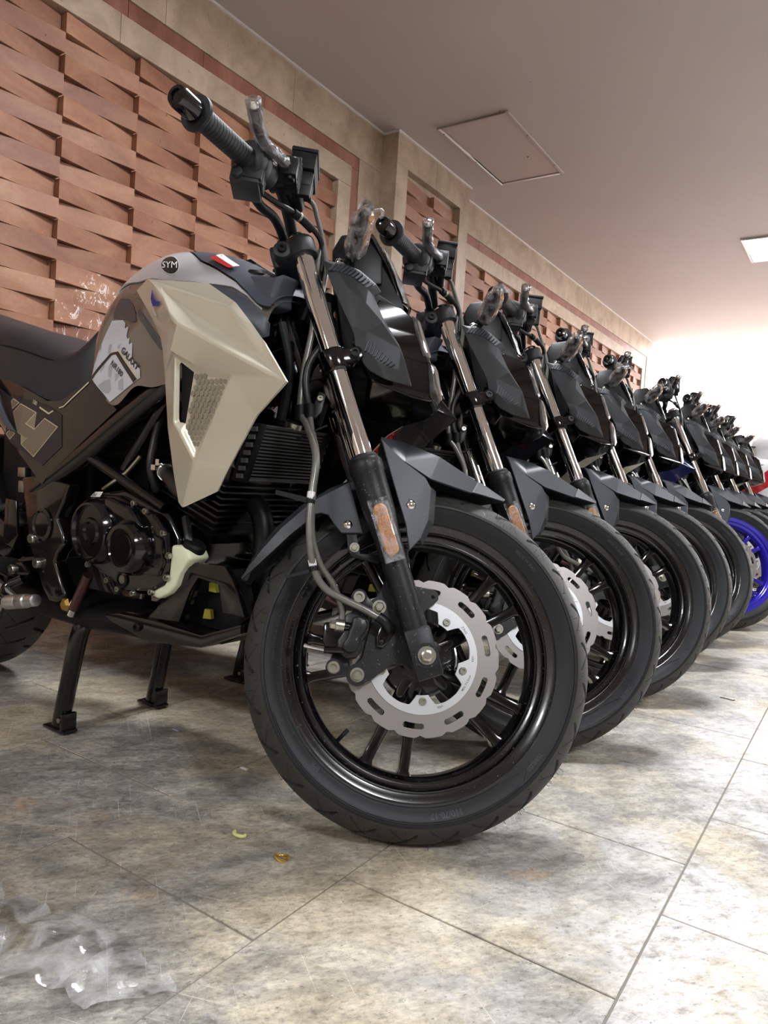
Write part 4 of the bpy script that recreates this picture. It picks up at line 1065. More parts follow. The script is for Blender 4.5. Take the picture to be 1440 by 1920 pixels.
def build_chassis(root, first):
    P = lambda name, mb, mat, par=None, **kw: obj(name, mb, mat, par or root, **kw)
    # ---- tank
    xs = [-.745+.475*i/44 for i in range(45)]
    tk = MB(); tk.loft([tank_ring(x, 0, 1, 22) for x in xs], closed=False); tk.both()
    tank = P('fuel_tank', tk, 'tank_brown', angle=60)
    # silver upper cover, from a swept lower edge up to the dark centre console
    low_s = [(-.72, .60), (-.60, .50), (-.53, .46), (-.40, .465), (-.346, .48), (-.314, .42), (-.283, .28)]
    top = [(-.70, 1.0), (-.60, 1.0), (-.53, .82), (-.455, .66), (-.40, .61), (-.349, .54), (-.314, .44), (-.283, .30)]
    sv = MB(); rings = []
    for i in range(41):
        x = -.715+.432*i/40; s0 = lerp_tab(low_s, x); s1 = max(s0+.012, lerp_tab(top, x))
        rings.append(tank_ring(x, s0, min(s1, 1), 14, .004))
    sv.loft(rings, closed=False)
    for sg in (1, -1): P('tank_cover', sv if sg > 0 else sv.mirror(), 'silver_paint', tank, solid=.003, angle=40)
    cc = MB(); rings = []
    for i in range(33):
        x = -.60+.335*i/32; s0 = lerp_tab(top, x); rings.append(tank_ring(x, min(s0+.008, .97), 1, 12, .0035+.010*max(0, min(1, (x+.60)/.1))*max(0, 1-s0)))
    cc.loft(rings, closed=False); cc.both()
    con = P('tank_console', cc, 'console_grey', tank, angle=50)
    cf = MB().prism([(-.42, .968), (-.385, .957), (-.351, .947), (-.311, .944), (-.279, .937), (-.254, .941), (-.268, .918), (-.272, .902), (-.269, .886), (-.309, .883), (-.36, .90), (-.42, .93)], -.087, -.034)
    for sg in (1, -1): P('console_wing', cf if sg > 0 else cf.mirror(), 'console_grey', con, bevel=.011, seg=4)
    P('console_knob', MB().lathe([(.016, 0), (.016, .014), (.013, .018)], (-.345, -.060, .943), (.15, -.1, 1), 24), 'satin_black', con)
    P('fuel_cap', MB().lathe([(.045, 0), (.045, .006), (.038, .010), (.02, .011)], (-.50, 0, 1.004), (.14, 0, 1), 40), 'satin_black', con)
    P('console_lower', MB().patch([(-.395, .928), (-.346, .914), (-.314, .896), (-.284, .872), (-.262, .850), (-.262, .83), (-.30, .82), (-.36, .85)], tank_y, .012, .002), 'console_grey', con, recalc=False)
    carbon = MB().patch([(-.455, .995), (-.40, 1.0), (-.345, .968), (-.37, .962), (-.43, .985)], tank_y, .015, .010); P('carbon_trim', carbon, 'matte_black', con, recalc=False)
    P('warning_label', MB().patch([(-.432, .986), (-.372, .958), (-.362, .964), (-.425, .997)], tank_yg(.013), .012, .001), 'red_label', con, recalc=False)
    P('label_text_band', MB().patch([(-.4275, .9925), (-.368, .962), (-.362, .9655), (-.4245, .9985)], tank_yg(.013), .012, .0014), 'tape_white', con, recalc=False)
    # round badge
    # (the badge faces forwards and outwards, so its outline is given by two edge directions on the cover)
    bx, bz = -.525, .979; e1 = Vector((.00155, -.00017)); e2 = Vector((-.00143, .00147)); cov_y = tank_yg(.005)
    def bpatch(r, off):
        o_ = [Vector((bx, bz))+e1*r*math.cos(2*math.pi*i/40)+e2*r*math.sin(2*math.pi*i/40) for i in range(40)]
        return MB().patch([tuple(p) for p in o_], cov_y, .005, off)
    bd = P('round_badge', bpatch(16.2, .0012), 'decal_black', tank, recalc=False)
    P('badge_rim', bpatch(17.2, .0007), 'tape_white', bd, recalc=False)
    vs, fs, w_ = text2d('SYM', 1, 0, .08); out = []
    for v in vs:
        u = (v.x-w_/2)/w_*28+v.y*2.2-.8; q = (v.y-.36)*17
        p = Vector((bx, bz))+e1*u+e2*q; out.append((p.x, cov_y(p.x, p.y)-.0018, p.y))
    P('badge_lettering', MB().add(out, fs), 'tape_white', bd, flat=True, recalc=False)
    def drape(txt, size, x, z, ang, off, name, mat, par, bold=.02, shear=0, fn=tank_y, sx=1):
        vs, fs, w_ = text2d(txt, size, bold, size*.25); ca, sa = math.cos(rad(ang)), math.sin(rad(ang)); out = []
        for v in vs:
            u = (v.x-w_/2)*sx+shear*v.y; q = v.y-size*.35
            X = x+u*ca-q*sa; Z = z+u*sa+q*ca; out.append((X, fn(X, Z)-off, Z))
        return P(name, MB().add(out, fs), mat, par, flat=True, recalc=False)
    # decals on the tank side
    D = lambda name, pts, mat, off: P(name, MB().patch(pts, tank_y, .012, off), mat, tank, recalc=False)
    D('charcoal_decal', [(-.654, .880), (-.657, .902), (-.651, .921), (-.620, .918), (-.592, .900), (-.577, .884), (-.567, .867), (-.578, .865), (-.608, .873), (-.634, .877)], 'charcoal', .0012)
    D('charcoal_decal', [(-.572, .889), (-.553, .882), (-.481, .825), (-.470, .807), (-.480, .806), (-.562, .874)], 'charcoal', .0012)
    wd = D('white_decal', [(-.655, .875), (-.617, .873), (-.617, .867), (-.606, .866), (-.605, .855), (-.592, .858), (-.593, .832), (-.581, .835), (-.580, .822), (-.568, .825), (-.564, .794), (-.535, .772), (-.532, .756), (-.552, .748), (-.629, .712), (-.700, .761), (-.670, .814)], 'decal_white', .0012)
    for q in ([(-.648, .825), (-.640, .827), (-.639, .809), (-.648, .807)], [(-.618, .822), (-.607, .826), (-.610, .8155), (-.617, .8155)], [(-.616, .766), (-.604, .768), (-.604, .758), (-.614, .752)], [(-.642, .782), (-.628, .790), (-.630, .776), (-.630, .760), (-.639, .762)], [(-.672, .745), (-.653, .754), (-.632, .757), (-.627, .736), (-.635, .730), (-.655, .732)], [(-.603, .752), (-.589, .759), (-.586, .733), (-.602, .736)], [(-.668, .790), (-.655, .797), (-.655, .780), (-.667, .772)]):
        P('grey_fleck', MB().patch(q, tank_y, .012, .0017), 'decal_grey', wd, recalc=False)
    P('chevron_stripe', MB().patch([(-.700, .762), (-.640, .808), (-.614, .811), (-.541, .754), (-.553, .748), (-.621, .805), (-.634, .804), (-.693, .759)], tank_y, .012, .0018), 'decal_black', wd, recalc=False)
    P('chevron_edge', MB().patch([(-.640, .8085), (-.620, .8145), (-.611, .8125), (-.536, .7565), (-.541, .7535), (-.6135, .8105)], tank_y, .012, .0019), 'decal_beige', wd, recalc=False)
    drape('GALAXY', .0165, -.5700, .7945, -33.5, .0024, 'decal_lettering', 'decal_black', wd, .03, .1, sx=1.15)
    drape('NR180', .0150, -.6115, .7775, -33.5, .0024, 'decal_lettering', 'decal_black', wd, .02, .1, sx=1.15)
    # ---- side shrouds
    f3 = {'a': (-.500, -.168, .929), 'b': (-.357, -.160, .914), 'c': (-.280, -.168, .873), 'd': (-.230, -.180, .834), 'e': (-.185, -.194, .798), 'f': (-.120, -.222, .734), 's1': (-.278, -.183, .862), 't': (-.168, -.204, .766),
          'v0': (-.441, -.180, .898), 'v1': (-.291, -.179, .818), 'r': (-.360, -.224, .835), 'r1': (-.274, -.2255, .799), 'k1': (-.438, -.192, .890), 'k2': (-.385, -.214, .848), 'q': (-.566, -.150, .923), 'q1': (-.508, -.157, .866),
          'p': (-.469, -.167, .827), 'o': (-.452, -.174, .802), 'n': (-.428, -.186, .756), 'w': (-.371, -.219, .790), 'm': (-.404, -.193, .660), 'l': (-.390, -.187, .582), 'k': (-.384, -.178, .532), 'j': (-.373, -.178, .523),
          'i': (-.284, -.182, .557), 'h': (-.254, -.190, .595), 'g': (-.182, -.207, .679)}
    v_out = [(-.374, .783), (-.326, .763), (-.236, .743), (-.314, .605), (-.350, .652), (-.369, .668)]
    v_in = [(-.366, .772), (-.326, .755), (-.244, .739), (-.318, .619), (-.346, .661), (-.362, .672)]
    sh = MB(); nm = list(f3); pts = [Vector(f3[k]) for k in nm]
    def ys(x, z):   # the lower facet
        return -.213+.05*max(0, .70-z)*.9-.0*x
    vo = [Vector((x, ys(x, z), z)) for x, z in v_out]; vi = [Vector((x, ys(x, z)+.007, z)) for x, z in v_in]
    ix = {k: i for i, k in enumerate(nm)}; o0 = len(pts); pts += vo+vi
    for k in range(6): ix['O%d' % k] = o0+k; ix['I%d' % k] = o0+6+k
    fc = ['a b c s1', 'c d s1', 'd e t s1', 'e f t', 'a s1 v1 v0', 's1 t v1', 'a v0 k1', 'v0 k2 k1', 'v0 v1 r k2', 'v1 r1 r', 'v1 t f r1',
          'q a k1 q1', 'q1 k1 k2 p', 'p k2 o', 'o k2 r w n',
          'r r1 O1 O0 w', 'r1 f O2 O1', 'f g O2', 'g h O3 O2', 'h i j O3', 'j k l O3', 'l m O5 O4 O3', 'm n w O0 O5',
          'O0 O1 I1 I0', 'O1 O2 I2 I1', 'O2 O3 I3 I2', 'O3 O4 I4 I3', 'O4 O5 I5 I4', 'O5 O0 I0 I5', 'I1 I2 I3 I4']
    sh.add(pts, [tuple(ix[q] for q in s.split()) for s in fc])
    for sg in (1, -1):
        fr_ = P('side_shroud', sh if sg > 0 else sh.mirror(), 'cream_paint', solid=.004, bevel=.0045, seg=3, angle=9, inner='matte_black')
        if sg < 0: fr_.location = (0, -.045, 0)
        hole = MB().prism([v_in[0], v_in[1], v_in[4], v_in[5]], lambda x, z: ys(x, z)+.012, lambda x, z: ys(x, z)+.030)
        P('vent_opening', hole if sg > 0 else hole.mirror(), 'matte_black', fr_)
        hx = MB(); s_ = .0062; poly = [v_in[1], v_in[2], v_in[3], v_in[4]]
        def inside(x, z):
            c_ = False; j = len(poly)-1
            for i in range(len(poly)):
                (x1, z1), (x2, z2) = poly[i], poly[j]
                if (z1 > z) != (z2 > z) and x < (x2-x1)*(z-z1)/(z2-z1)+x1: c_ = not c_
                j = i
            return c_
        for r_ in range(16):
            for q_ in range(16):
                x = -.345+q_*s_*1.732+(r_ % 2)*s_*.866; z = .615+r_*s_*1.5
                H = [(x+s_*.84*math.sin(math.pi/3*i), z+s_*.84*math.cos(math.pi/3*i)) for i in range(6)]
                if inside(x, z) and sum(inside(*h_) for h_ in H) >= 5:
                    hx.add([(a_, ys(a_, b_)+.0066, b_) for a_, b_ in H]+[(a_, ys(a_, b_)+.0075, b_) for a_, b_ in H], [tuple(range(6))]+[(i, (i+1) % 6, 6+(i+1) % 6, 6+i) for i in range(6)])
        tag(P('honeycomb_decal', hx if sg > 0 else hx.mirror(), 'vent_hex', fr_, flat=True), kind='stuff')
        if first and sg > 0:
            em = MB()
            for Lp in ([(-.4766, -.1839, .9077), (-.4735, -.1830, .8950), (-.4624, -.1856, .8850), (-.4467, -.1911, .8830), (-.4554, -.1868, .8762), (-.4802, -.1782, .8802), (-.4880, -.1776, .8944)],):
                em.add(Lp, [tuple(range(len(Lp)))])
            P('emblem_stroke', MB().add([(-.4955, -.1740, .8895), (-.4895, -.1761, .8885), (-.4678, -.1800, .8626), (-.4739, -.1777, .8625)], [(0, 1, 2, 3)]), 'decal_white', fr_, flat=True, solid=.0008)
            P('blue_emblem', em, 'blue_emblem', fr_, flat=True, solid=.0008)
    # ---- seat
    st = MB(); rings = []
    for x, zt, zb, hw_ in ((-1.62, 1.02, .98, .05), (-1.55, 1.015, .93, .09), (-1.42, .985, .86, .12), (-1.28, .95, .82, .135), (-1.18, .925, .79, .142), (-1.08, .905, .775, .148), (-1.0, .885, .762, .150), (-.93, .862, .745, .150), (-.87, .842, .722, .147), (-.83, .836, .716, .143), (-.80, .846, .722, .137), (-.775, .866, .735, .129), (-.755, .888, .752, .120), (-.738, .905, .775, .108), (-.722, .914, .80, .09), (-.714, .912, .82, .07)):
        rg = []
        for t in range(17):
            a = math.pi*t/16; c_, s_ = math.cos(a), math.sin(a)
            y = -hw_*math.copysign(abs(c_)**.5, c_); z = zb+(zt-zb)*abs(s_)**.48
            rg.append((x, y, z))
        rings.append(rg)
    st.loft(rings)
    seat = P('seat', st, 'seat_vinyl', angle=50)
    sm = [(x, -.1415, z) for x, z in ((-1.06, .80), (-1.0, .81), (-.94, .812), (-.88, .803), (-.84, .795))]
    P('seat_seam', MB().tube([(-1.10, -.139, .850), (-1.02, -.146, .842), (-.95, -.146, .828), (-.88, -.139, .810), (-.83, -.128, .800)], .0016, 6, 5), 'matte_black', seat)
    # ---- side panels below the seat
    sp_ = lambda x, z: -lerp_tab([(-1.1, .138), (-.95, .150), (-.75, .152), (-.62, .150)], x)-.004*max(0, (.70-z)/.15)
    panel_o = [(-1.25, .845), (-1.06, .782), (-.93, .743), (-.848, .716), (-.792, .717), (-.745, .738), (-.697, .760), (-.610, .697), (-.70, .640), (-.826, .558), (-.847, .538), (-.905, .576), (-.961, .612), (-1.004, .632), (-1.08, .70), (-1.16, .78)]
    pm = MB().patch(panel_o, sp_, .03, 0)
    for sg in (1, -1):
        spn = P('side_panel', pm if sg > 0 else pm.mirror(), 'side_brown', solid=.006 if False else 0.0, angle=40)
        inner = [(-1.06, .752), (-1.002, .728), (-.864, .711), (-.837, .706), (-.789, .686), (-.781, .620), (-.849, .578), (-.998, .630), (-1.05, .668)]
        def SD(name, q, mat, off):
            m = MB().patch(q, sp_, .03, off); return P(name, m if sg > 0 else m.mirror(), mat, spn, recalc=False)
        SD('panel_decal', inner, 'side_matte', .001)
        def grow(q, k):
            cx_, cz_ = sum(p[0] for p in q)/len(q), sum(p[1] for p in q)/len(q); n_ = len(q); o_ = []
            ar = sum(q[i][0]*q[(i+1) % n_][1]-q[(i+1) % n_][0]*q[i][1] for i in range(n_)); sgn = 1 if ar > 0 else -1
            for i in range(n_):
                a_, b_, c_ = Vector(q[i-1]), Vector(q[i]), Vector(q[(i+1) % n_]); e1 = (b_-a_).normalized(); e2 = (c_-b_).normalized()
                n1 = Vector((e1.y, -e1.x))*sgn; n2 = Vector((e2.y, -e2.x))*sgn; m_ = (n1+n2).normalized(); o_.append(tuple(b_+m_*(k/max(.4, m_.dot(n1)))))
            return o_
        for gl in ([(-.949, .710), (-.887, .691), (-.926, .667), (-.888, .654), (-.851, .678), (-.802, .661), (-.884, .597), (-.935, .622), (-.914, .635), (-.956, .649), (-.981, .693)], [(-.984, .722), (-.958, .713), (-.987, .702), (-.994, .716)], [(-.992, .652), (-.970, .645), (-.990, .633), (-1.009, .644)], [(-1.053, .701), (-1.017, .668), (-1.016, .651), (-1.048, .672)]):
            SD('glyph_outline', grow(gl, .0016), 'decal_beige', .0016); SD('decal_glyph', gl, 'decal_tan', .0021)
        SD('gold_stroke', [(-.701, .7535), (-.7835, .7055), (-.800, .7025), (-.800, .7000), (-.783, .7025), (-.700, .7505)], 'decal_beige', .0016)
        SD('gold_stroke', [(-.873, .7045), (-.837, .6910), (-.822, .6965), (-.820, .6938), (-.837, .6872), (-.874, .7010)], 'decal_beige', .0016)
        if sg > 0: drape('180', .0125, -.893, .7135, -19, .0020, 'decal_lettering', 'decal_beige', spn, .01, .15, fn=sp_)
        tr = MB().prism([(-1.10, .775), (-1.057, .750), (-1.031, .733), (-1.018, .708), (-.991, .676), (-.955, .647), (-.985, .652), (-1.027, .684), (-1.058, .722), (-1.10, .755)], -.152*sg, -.160*sg)
        P('panel_blade', tr, 'console_grey', spn, bevel=.0035, seg=3)
    # ---- frame
    fm = MB()
    for sg in (-1, 1):
        Y = lambda v: v*sg
        fm.tube([(-.345, Y(.03), .93), (-.42, Y(.085), .83), (-.50, Y(.125), .742), (-.62, Y(.134), .668), (-.74, Y(.134), .600), (-.85, Y(.132), .545), (-.905, Y(.128), .52)], .0225, 14, 5)
        fm.tube([(-.33, Y(.025), .86), (-.36, Y(.06), .72), (-.40, Y(.07), .60), (-.42, Y(.07), .48)], .017, 12, 5)
        fm.tube([(-.713, Y(.136), .604), (-.60, Y(.132), .560), (-.483, Y(.125), .513)], .0115, 12, 2)
        fm.tube([(-.50, Y(.11), .74), (-.56, Y(.115), .66), (-.62, Y(.118), .58)], .010, 10, 3)
        fm.tube([(-.70, Y(.10), .70), (-1.0, Y(.10), .76), (-1.3, Y(.09), .84), (-1.55, Y(.07), .92)], .014, 10, 4)
        fm.tube([(-.88, Y(.11), .56), (-1.05, Y(.10), .68), (-1.25, Y(.09), .82)], .012, 10, 4)
    fm.cyl((-.262, 0, .755), (-.343, 0, .922), .0285, n=28)
    frame = P('frame', fm, 'frame_black')
    P('head_bearing_ring', MB().lathe([(.027, 0), (.0315, .001), (.0315, .014), (.027, .016)], (-.3415, 0, .919), (-.488, 0, 1), 32), 'gold', frame)
    # cross tubes and clutter under the steering head
    P('head_stay', MB().tube([(-.375, -.045, .858), (-.33, -.042, .868), (-.296, -.03, .876)], .0135, 12, 2).box((-.335, -.04, .835), (.012, .02, .06)).box((-.315, -.04, .835), (.012, .02, .06)).tube([(-.39, -.07, .80), (-.33, -.05, .812), (-.27, -.03, .83)], .006, 10, 3), 'gloss_black', frame, bevel=.004)
    for y in (-.065, .065):
        P('front_stay', MB().tube([(-.27, y, .86), (-.25, y*.9, .78), (-.27, y*.8, .69)], .008, 10, 3), 'matte_black', frame)
    piv = [(-.937, .549), (-.87, .556), (-.759, .543), (-.775, .505), (-.800, .470), (-.775, .440), (-.766, .415), (-.79, .395), (-.799, .376), (-.775, .34), (-.754, .311), (-.785, .292), (-.814, .291), (-.838, .315), (-.860, .353), (-.895, .40), (-.912, .457)]
    for sg in (1, -1):
        pm_ = MB().prism(piv, -.118*sg, -.150*sg); pp = P('pivot_plate', pm_, 'side_brown' if sg > 0 else 'frame_black', frame, bevel=.006, seg=3)
        P('pivot_cap', MB().lathe([(.036, 0), (.036, .004), (.030, .007), (.026, .004), (.012, .005)], (-.845, -.150*sg, .452), (0, -sg, 0), 32), 'gloss_black', pp)
        for x, z in ((-.877, .419), (-.854, .368)):
            P('pivot_bolt', bolt_mb((x, -.150*sg, z), (0, -sg, 0), .010, .010, 'allen'), 'bolt_steel', pp)
    # ---- engine
    case = [(-.755, .43), (-.735, .50), (-.68, .535), (-.60, .545), (-.53, .525), (-.46, .505), (-.425, .46), (-.42, .405), (-.45, .355), (-.545, .342), (-.66, .37), (-.73, .395)]
    P('battery_box', MB().box((-.97, 0, .60), (.36, .17, .30)).box((-1.10, 0, .72), (.5, .2, .10)), 'matte_black', bevel=.02, seg=3)
    eng = P('engine_case', MB().prism(case, -.135, .135), 'gloss_black', bevel=.012, seg=3)
    cov = [(-.720, .470), (-.700, .515), (-.651, .530), (-.587, .531), (-.529, .513), (-.475, .504), (-.440, .475), (-.426, .415), (-.440, .375), (-.468, .358), (-.545, .349), (-.62, .372), (-.696, .400), (-.722, .430)]
    cover = P('clutch_cover', MB().prism(cov, -.13, -.158), 'gloss_black', eng, bevel=.010, seg=3)
    P('clutch_dome', MB().lathe([(.066, 0), (.064, .020), (.056, .034), (.052, .034), (.049, .026), (.028, .026), (.025, .031), (.019, .031), (.016, .026), (.004, .026)], (-.630, -.155, .458), (-.03, -1, 0), 48), 'gloss_black', cover, angle=30)
    P('cover_ridge', MB().prism([(-.60, .528), (-.52, .512), (-.48, .478), (-.50, .455), (-.56, .470), (-.60, .50)], -.15, -.178), 'gloss_black', cover, bevel=.008, seg=3)
    P('stator_dome', MB().lathe([(.054, 0), (.052, .022), (.044, .036), (.036, .037), (.034, .033), (.030, .033), (.028, .036), (.004, .036)], (-.518, -.158, .438), (0, -1, 0), 44), 'gloss_black', cover, angle=30)
    P('cover_wing', MB().prism([(-.478, .470), (-.442, .462), (-.432, .418), (-.445, .392), (-.492, .392)], -.152, -.166), 'gloss_black', cover, bevel=.004)
    for i in range(3): P('cover_rib', MB().box((-.474, -.167, .408+.018*i), (.030, .006, .003)), 'frame_black', cover)
    P('oil_sight', MB().lathe([(.016, 0), (.016, .004), (.012, .005), (.011, .002), (.002, .002)], (-.555, -.157, .372), (0, -1, 0), 26), 'matte_black', cover)
    P('sight_window', MB().cyl((-.555, -.158, .372), (-.555, -.1605, .372), .0085, n=20), 'decal_tan', cover)
    for x, z in ((-.495, .508), (-.442, .472), (-.425, .432), (-.4275, .392), (-.468, .360), (-.52, .350), (-.566, .352), (-.60, .365), (-.665, .388), (-.530, .520)):
        P('cover_bolt', bolt_mb((x, -.157, z), (0, -1, 0), .0055, .007, 'allen'), 'bolt_steel', cover)
    P('paint_mark', MB().add([(-.662, -.163, .524), (-.625, -.169, .526), (-.628, -.160, .536), (-.658, -.156, .534)], [(0, 1, 2, 3)]), 'tape_white', cover, solid=.0012)
    vs, fs, w_ = text2d('3-1', .013, .05)
    M_ = Vector((-.655, -.1655, .5255)); ux = Vector((.030, -.0058, .0015)); uy = Vector((.002, .006, .010))
    P('mark_lettering', MB().add([M_+ux*(v.x/.03)+uy*(v.y/.011)*.9 for v in vs], fs), 'decal_black', cover, flat=True, recalc=False)
    cyl_ = MB(); d = Vector((.34, 0, 1)).normalized(); Rm = Matrix((Vector((1, 0, -.34)).normalized(), Vector((0, 1, 0)), d)).transposed()
    cyl_.box(Vector((-.445, 0, .52))+d*.05, (.13, .17, .20), Rm)
    cy = P('cylinder', cyl_, 'frame_black', eng, bevel=.004)
    fn = MB()
    for i in range(9): fn.box(Vector((-.455, 0, .50))+d*(.012*i), (.168, .215, .0035), Rm)
    tag(P('cooling_fins', fn, 'frame_black', cy, flat=True), kind='stuff')
    P('cylinder_head', MB().box(Vector((-.44, 0, .50))+d*.17, (.15, .20, .09), Rm), 'gloss_black', eng, bevel=.008)
    P('throttle_body', MB().cyl((-.50, -.02, .68), (-.62, -.02, .70), .030, n=24), 'satin_black', eng)
    P('air_box', MB().box((-.69, 0, .67), (.15, .18, .13)), 'matte_black', bevel=.015, seg=3)
    hs = P('coolant_hose', MB().tube([(-.50, -.115, .585), (-.455, -.135, .570), (-.42, -.14, .55), (-.39, -.11, .55)], .0155, 16, 5), 'hose_black', eng)
    P('hose_clamp', MB().lathe([(.0172, 0), (.0182, .001), (.0182, .010), (.0172, .011)], (-.497, -.117, .584), (.85, -.4, -.25), 24), 'chrome', hs)
    P('clamp_ear', MB().box((-.502, -.130, .600), (.010, .008, .012)).box((-.512, -.132, .590), (.012, .006, .010)), 'chrome', hs)
    P('breather_hose', MB().tube([(-.53, -.11, .545), (-.525, -.13, .59), (-.53, -.12, .64), (-.54, -.10, .69)], .008, 12, 5), 'hose_black', eng)
    P('knock_pipe', MB().tube([(-.43, -.12, .50), (-.40, -.135, .46), (-.385, -.13, .41)], .008, 10, 4), 'hose_black', eng)
    P('clutch_arm', MB().tube([(-.655, -.14, .540), (-.625, -.145, .552), (-.60, -.13, .575), (-.57, -.12, .61)], .004, 8, 4), 'zinc', eng)
    # ---- radiator
    xa, xb = -.277, -.312; za, zb = .676, .578
    rd = MB(); V3 = lambda u, v, t=0: Vector((xa+(xb-xa)*v+t, -.088+.176*u, za+(zb-za)*v))
    rd.hexa([V3(.02, 0, -.024), V3(.98, 0, -.024), V3(.98, 1, -.024), V3(.02, 1, -.024)], [V3(.02, 0, -.004), V3(.98, 0, -.004), V3(.98, 1, -.004), V3(.02, 1, -.004)])
    R_ = P('radiator', rd, 'radiator_core')
    for i in range(16):
        v0 = (i+.15)/16; v1 = (i+.62)/16
        P('radiator_fin', MB().hexa([V3(.03, v0, -.004), V3(.97, v0, -.004), V3(.97, v1, -.004), V3(.03, v1, -.004)], [V3(.03, v0, .001), V3(.97, v0, .001), V3(.97, v1, .001), V3(.03, v1, .001)]), 'radiator_grey', R_)
    for u0, u1 in ((-.07, .03), (.97, 1.07)):
        P('radiator_tank', MB().hexa([V3(u0, -.03, -.028), V3(u1, -.03, -.028), V3(u1, 1.03, -.028), V3(u0, 1.03, -.028)], [V3(u0, -.03, .005), V3(u1, -.03, .005), V3(u1, 1.03, .005), V3(u0, 1.03, .005)]), 'matte_black', R_, bevel=.004)
        for i in range(7):
            v = (i+.5)/7; P('tank_crimp', MB().box(V3((u0 if u0 < 0 else u1), v, -.006), (.014, .008, .008)), 'radiator_grey', R_)
    for v in (0, 1): P('radiator_rail', MB().hexa([V3(0, v-.02, -.026), V3(1, v-.02, -.026), V3(1, v+.02, -.026), V3(0, v+.02, -.026)], [V3(0, v-.02, .004), V3(1, v-.02, .004), V3(1, v+.02, .004), V3(0, v+.02, .004)]), 'radiator_grey', R_, bevel=.0015, seg=1)
    P('radiator_cap', MB().lathe([(.018, 0), (.018, .010), (.013, .013)], V3(.5, -.04, -.012), (.3, 0, 1), 22), 'zinc', R_)
    # ---- coolant reservoir and belly pan
    rs = [(-.425, .452), (-.400, .452), (-.380, .445), (-.372, .432), (-.384, .420), (-.400, .402), (-.408, .380), (-.425, .362), (-.455, .348), (-.474, .352), (-.470, .362), (-.440, .376), (-.428, .395), (-.426, .425)]
    rv = P('coolant_bottle', MB().prism(rs, -.108, -.155), 'reservoir_plastic', bevel=.006, seg=3)
    P('bottle_cap', MB().lathe([(.020, 0), (.021, .004), (.021, .014), (.017, .018)], (-.395, -.130, .443), (.5, 0, 1), 24), 'matte_black', rv)
    for sg in (1, -1):
        bp = MB().prism([(-.620, .292), (-.575, .303), (-.48, .305), (-.34, .300), (-.245, .335), (-.245, .318), (-.34, .277), (-.481, .262), (-.594, .282)], -.150*sg, -.10*sg)
        bel = P('belly_pan', bp, 'side_brown', bevel=.004)
        up = MB().prism([(-.50, .303), (-.43, .372), (-.405, .412), (-.36, .425), (-.300, .428), (-.275, .40), (-.245, .345), (-.30, .345), (-.312, .392), (-.365, .398), (-.385, .37), (-.41, .31)], -.142*sg, -.128*sg)
        P('pan_rib', up, 'gloss_black', bel, bevel=.003)
        P('pan_back', MB().prism([(-.44, .30), (-.40, .40), (-.30, .42), (-.27, .34), (-.33, .30)], -.085*sg, -.095*sg), 'matte_black', bel)
        if sg > 0:
            P('coolant_level', MB().prism([(-.372, .370), (-.352, .370), (-.358, .386), (-.372, .386)], -.1, -.108), 'coolant_yellow', bel)
            P('coolant_level', MB().prism([(-.384, .318), (-.362, .320), (-.366, .336), (-.380, .336)], -.1, -.108), 'coolant_yellow', bel)
        P('pan_bolt', bolt_mb((-.515, -.150*sg, .285), (0, -sg, 0), .008, .006, 'allen'), 'matte_black', bel)
    P('belly_floor', MB().prism([(-.61, .285), (-.48, .262), (-.34, .276), (-.245, .32), (-.245, .327), (-.34, .286), (-.48, .272), (-.61, .292)], -.10, .10), 'matte_black')
    # ---- exhaust
    ex = P('exhaust_pipe', MB().tube([(-.40, -.01, .56), (-.33, -.02, .50), (-.33, -.03, .38), (-.40, -.04, .315), (-.50, -.05, .29)], .020, 16, 6), 'satin_black')
    P('muffler', MB().loft([[Vector((x, -.055+w1*math.cos(a), zc+h1*math.sin(a))) for a in [2*math.pi*j/20 for j in range(20)]] for x, zc, w1, h1 in ((-.50, .29, .03, .025), (-.56, .278, .075, .034), (-.72, .268, .085, .036), (-.90, .268, .08, .036), (-1.0, .275, .06, .034), (-1.05, .29, .045, .03))]), 'matte_black', ex, bevel=.0)
    # ---- foot controls
    ft = P('brake_pedal', MB().tube([(-.89, -.165, .33), (-.91, -.185, .315), (-.905, -.195, .298), (-.885, -.198, .292)], .010, 12, 4), 'gloss_black')
    P('pedal_tip', MB().lathe([(.0125, 0), (.0150, .002), (.0150, .040), (.0138, .042), (.0150, .044), (.0150, .070), (.0125, .073), (.0125, .100), (.008, .102)], (-.858, -.214, .289), (.98, .04, .18), 28), 'peg_alu', ft)
    P('pedal_arm', MB().prism([(-1.02, .325), (-.95, .330), (-.87, .302), (-.87, .276), (-.96, .292), (-1.02, .296)], -.185, -.196), 'peg_alu', ft, bevel=.003)
    pg = P('foot_peg', MB().box((-.972, -.19, .352), (.05, .10, .030)), 'soft_rubber', bevel=.006)
    P('peg_bracket', MB().prism([(-.958, .345), (-.925, .362), (-.894, .368), (-.866, .344), (-.90, .332), (-.94, .330)], -.150, -.168), 'gloss_black', pg, bevel=.004)
    P('peg_bolt', bolt_mb((-.922, -.168, .348), (0, -1, 0), .010, .008, 'allen'), 'bolt_steel', pg)
    P('heel_guard', MB().prism([(-.985, .50), (-.945, .498), (-.93, .42), (-.945, .39), (-.99, .40)], -.150, -.158), 'gloss_black', pg, bevel=.003)
    rr = P('rear_fluid_box', MB().prism([(-1.06, .462), (-1.032, .458), (-.988, .442), (-.954, .396), (-.974, .360), (-1.026, .372), (-1.07, .40)], -.118, -.152), 'gloss_black', bevel=.006, seg=2)
    P('box_bracket', MB().prism([(-1.003, .458), (-.990, .468), (-.968, .467), (-.945, .447), (-.955, .438), (-.985, .447)], -.118, -.146), 'zinc', rr, bevel=.002)
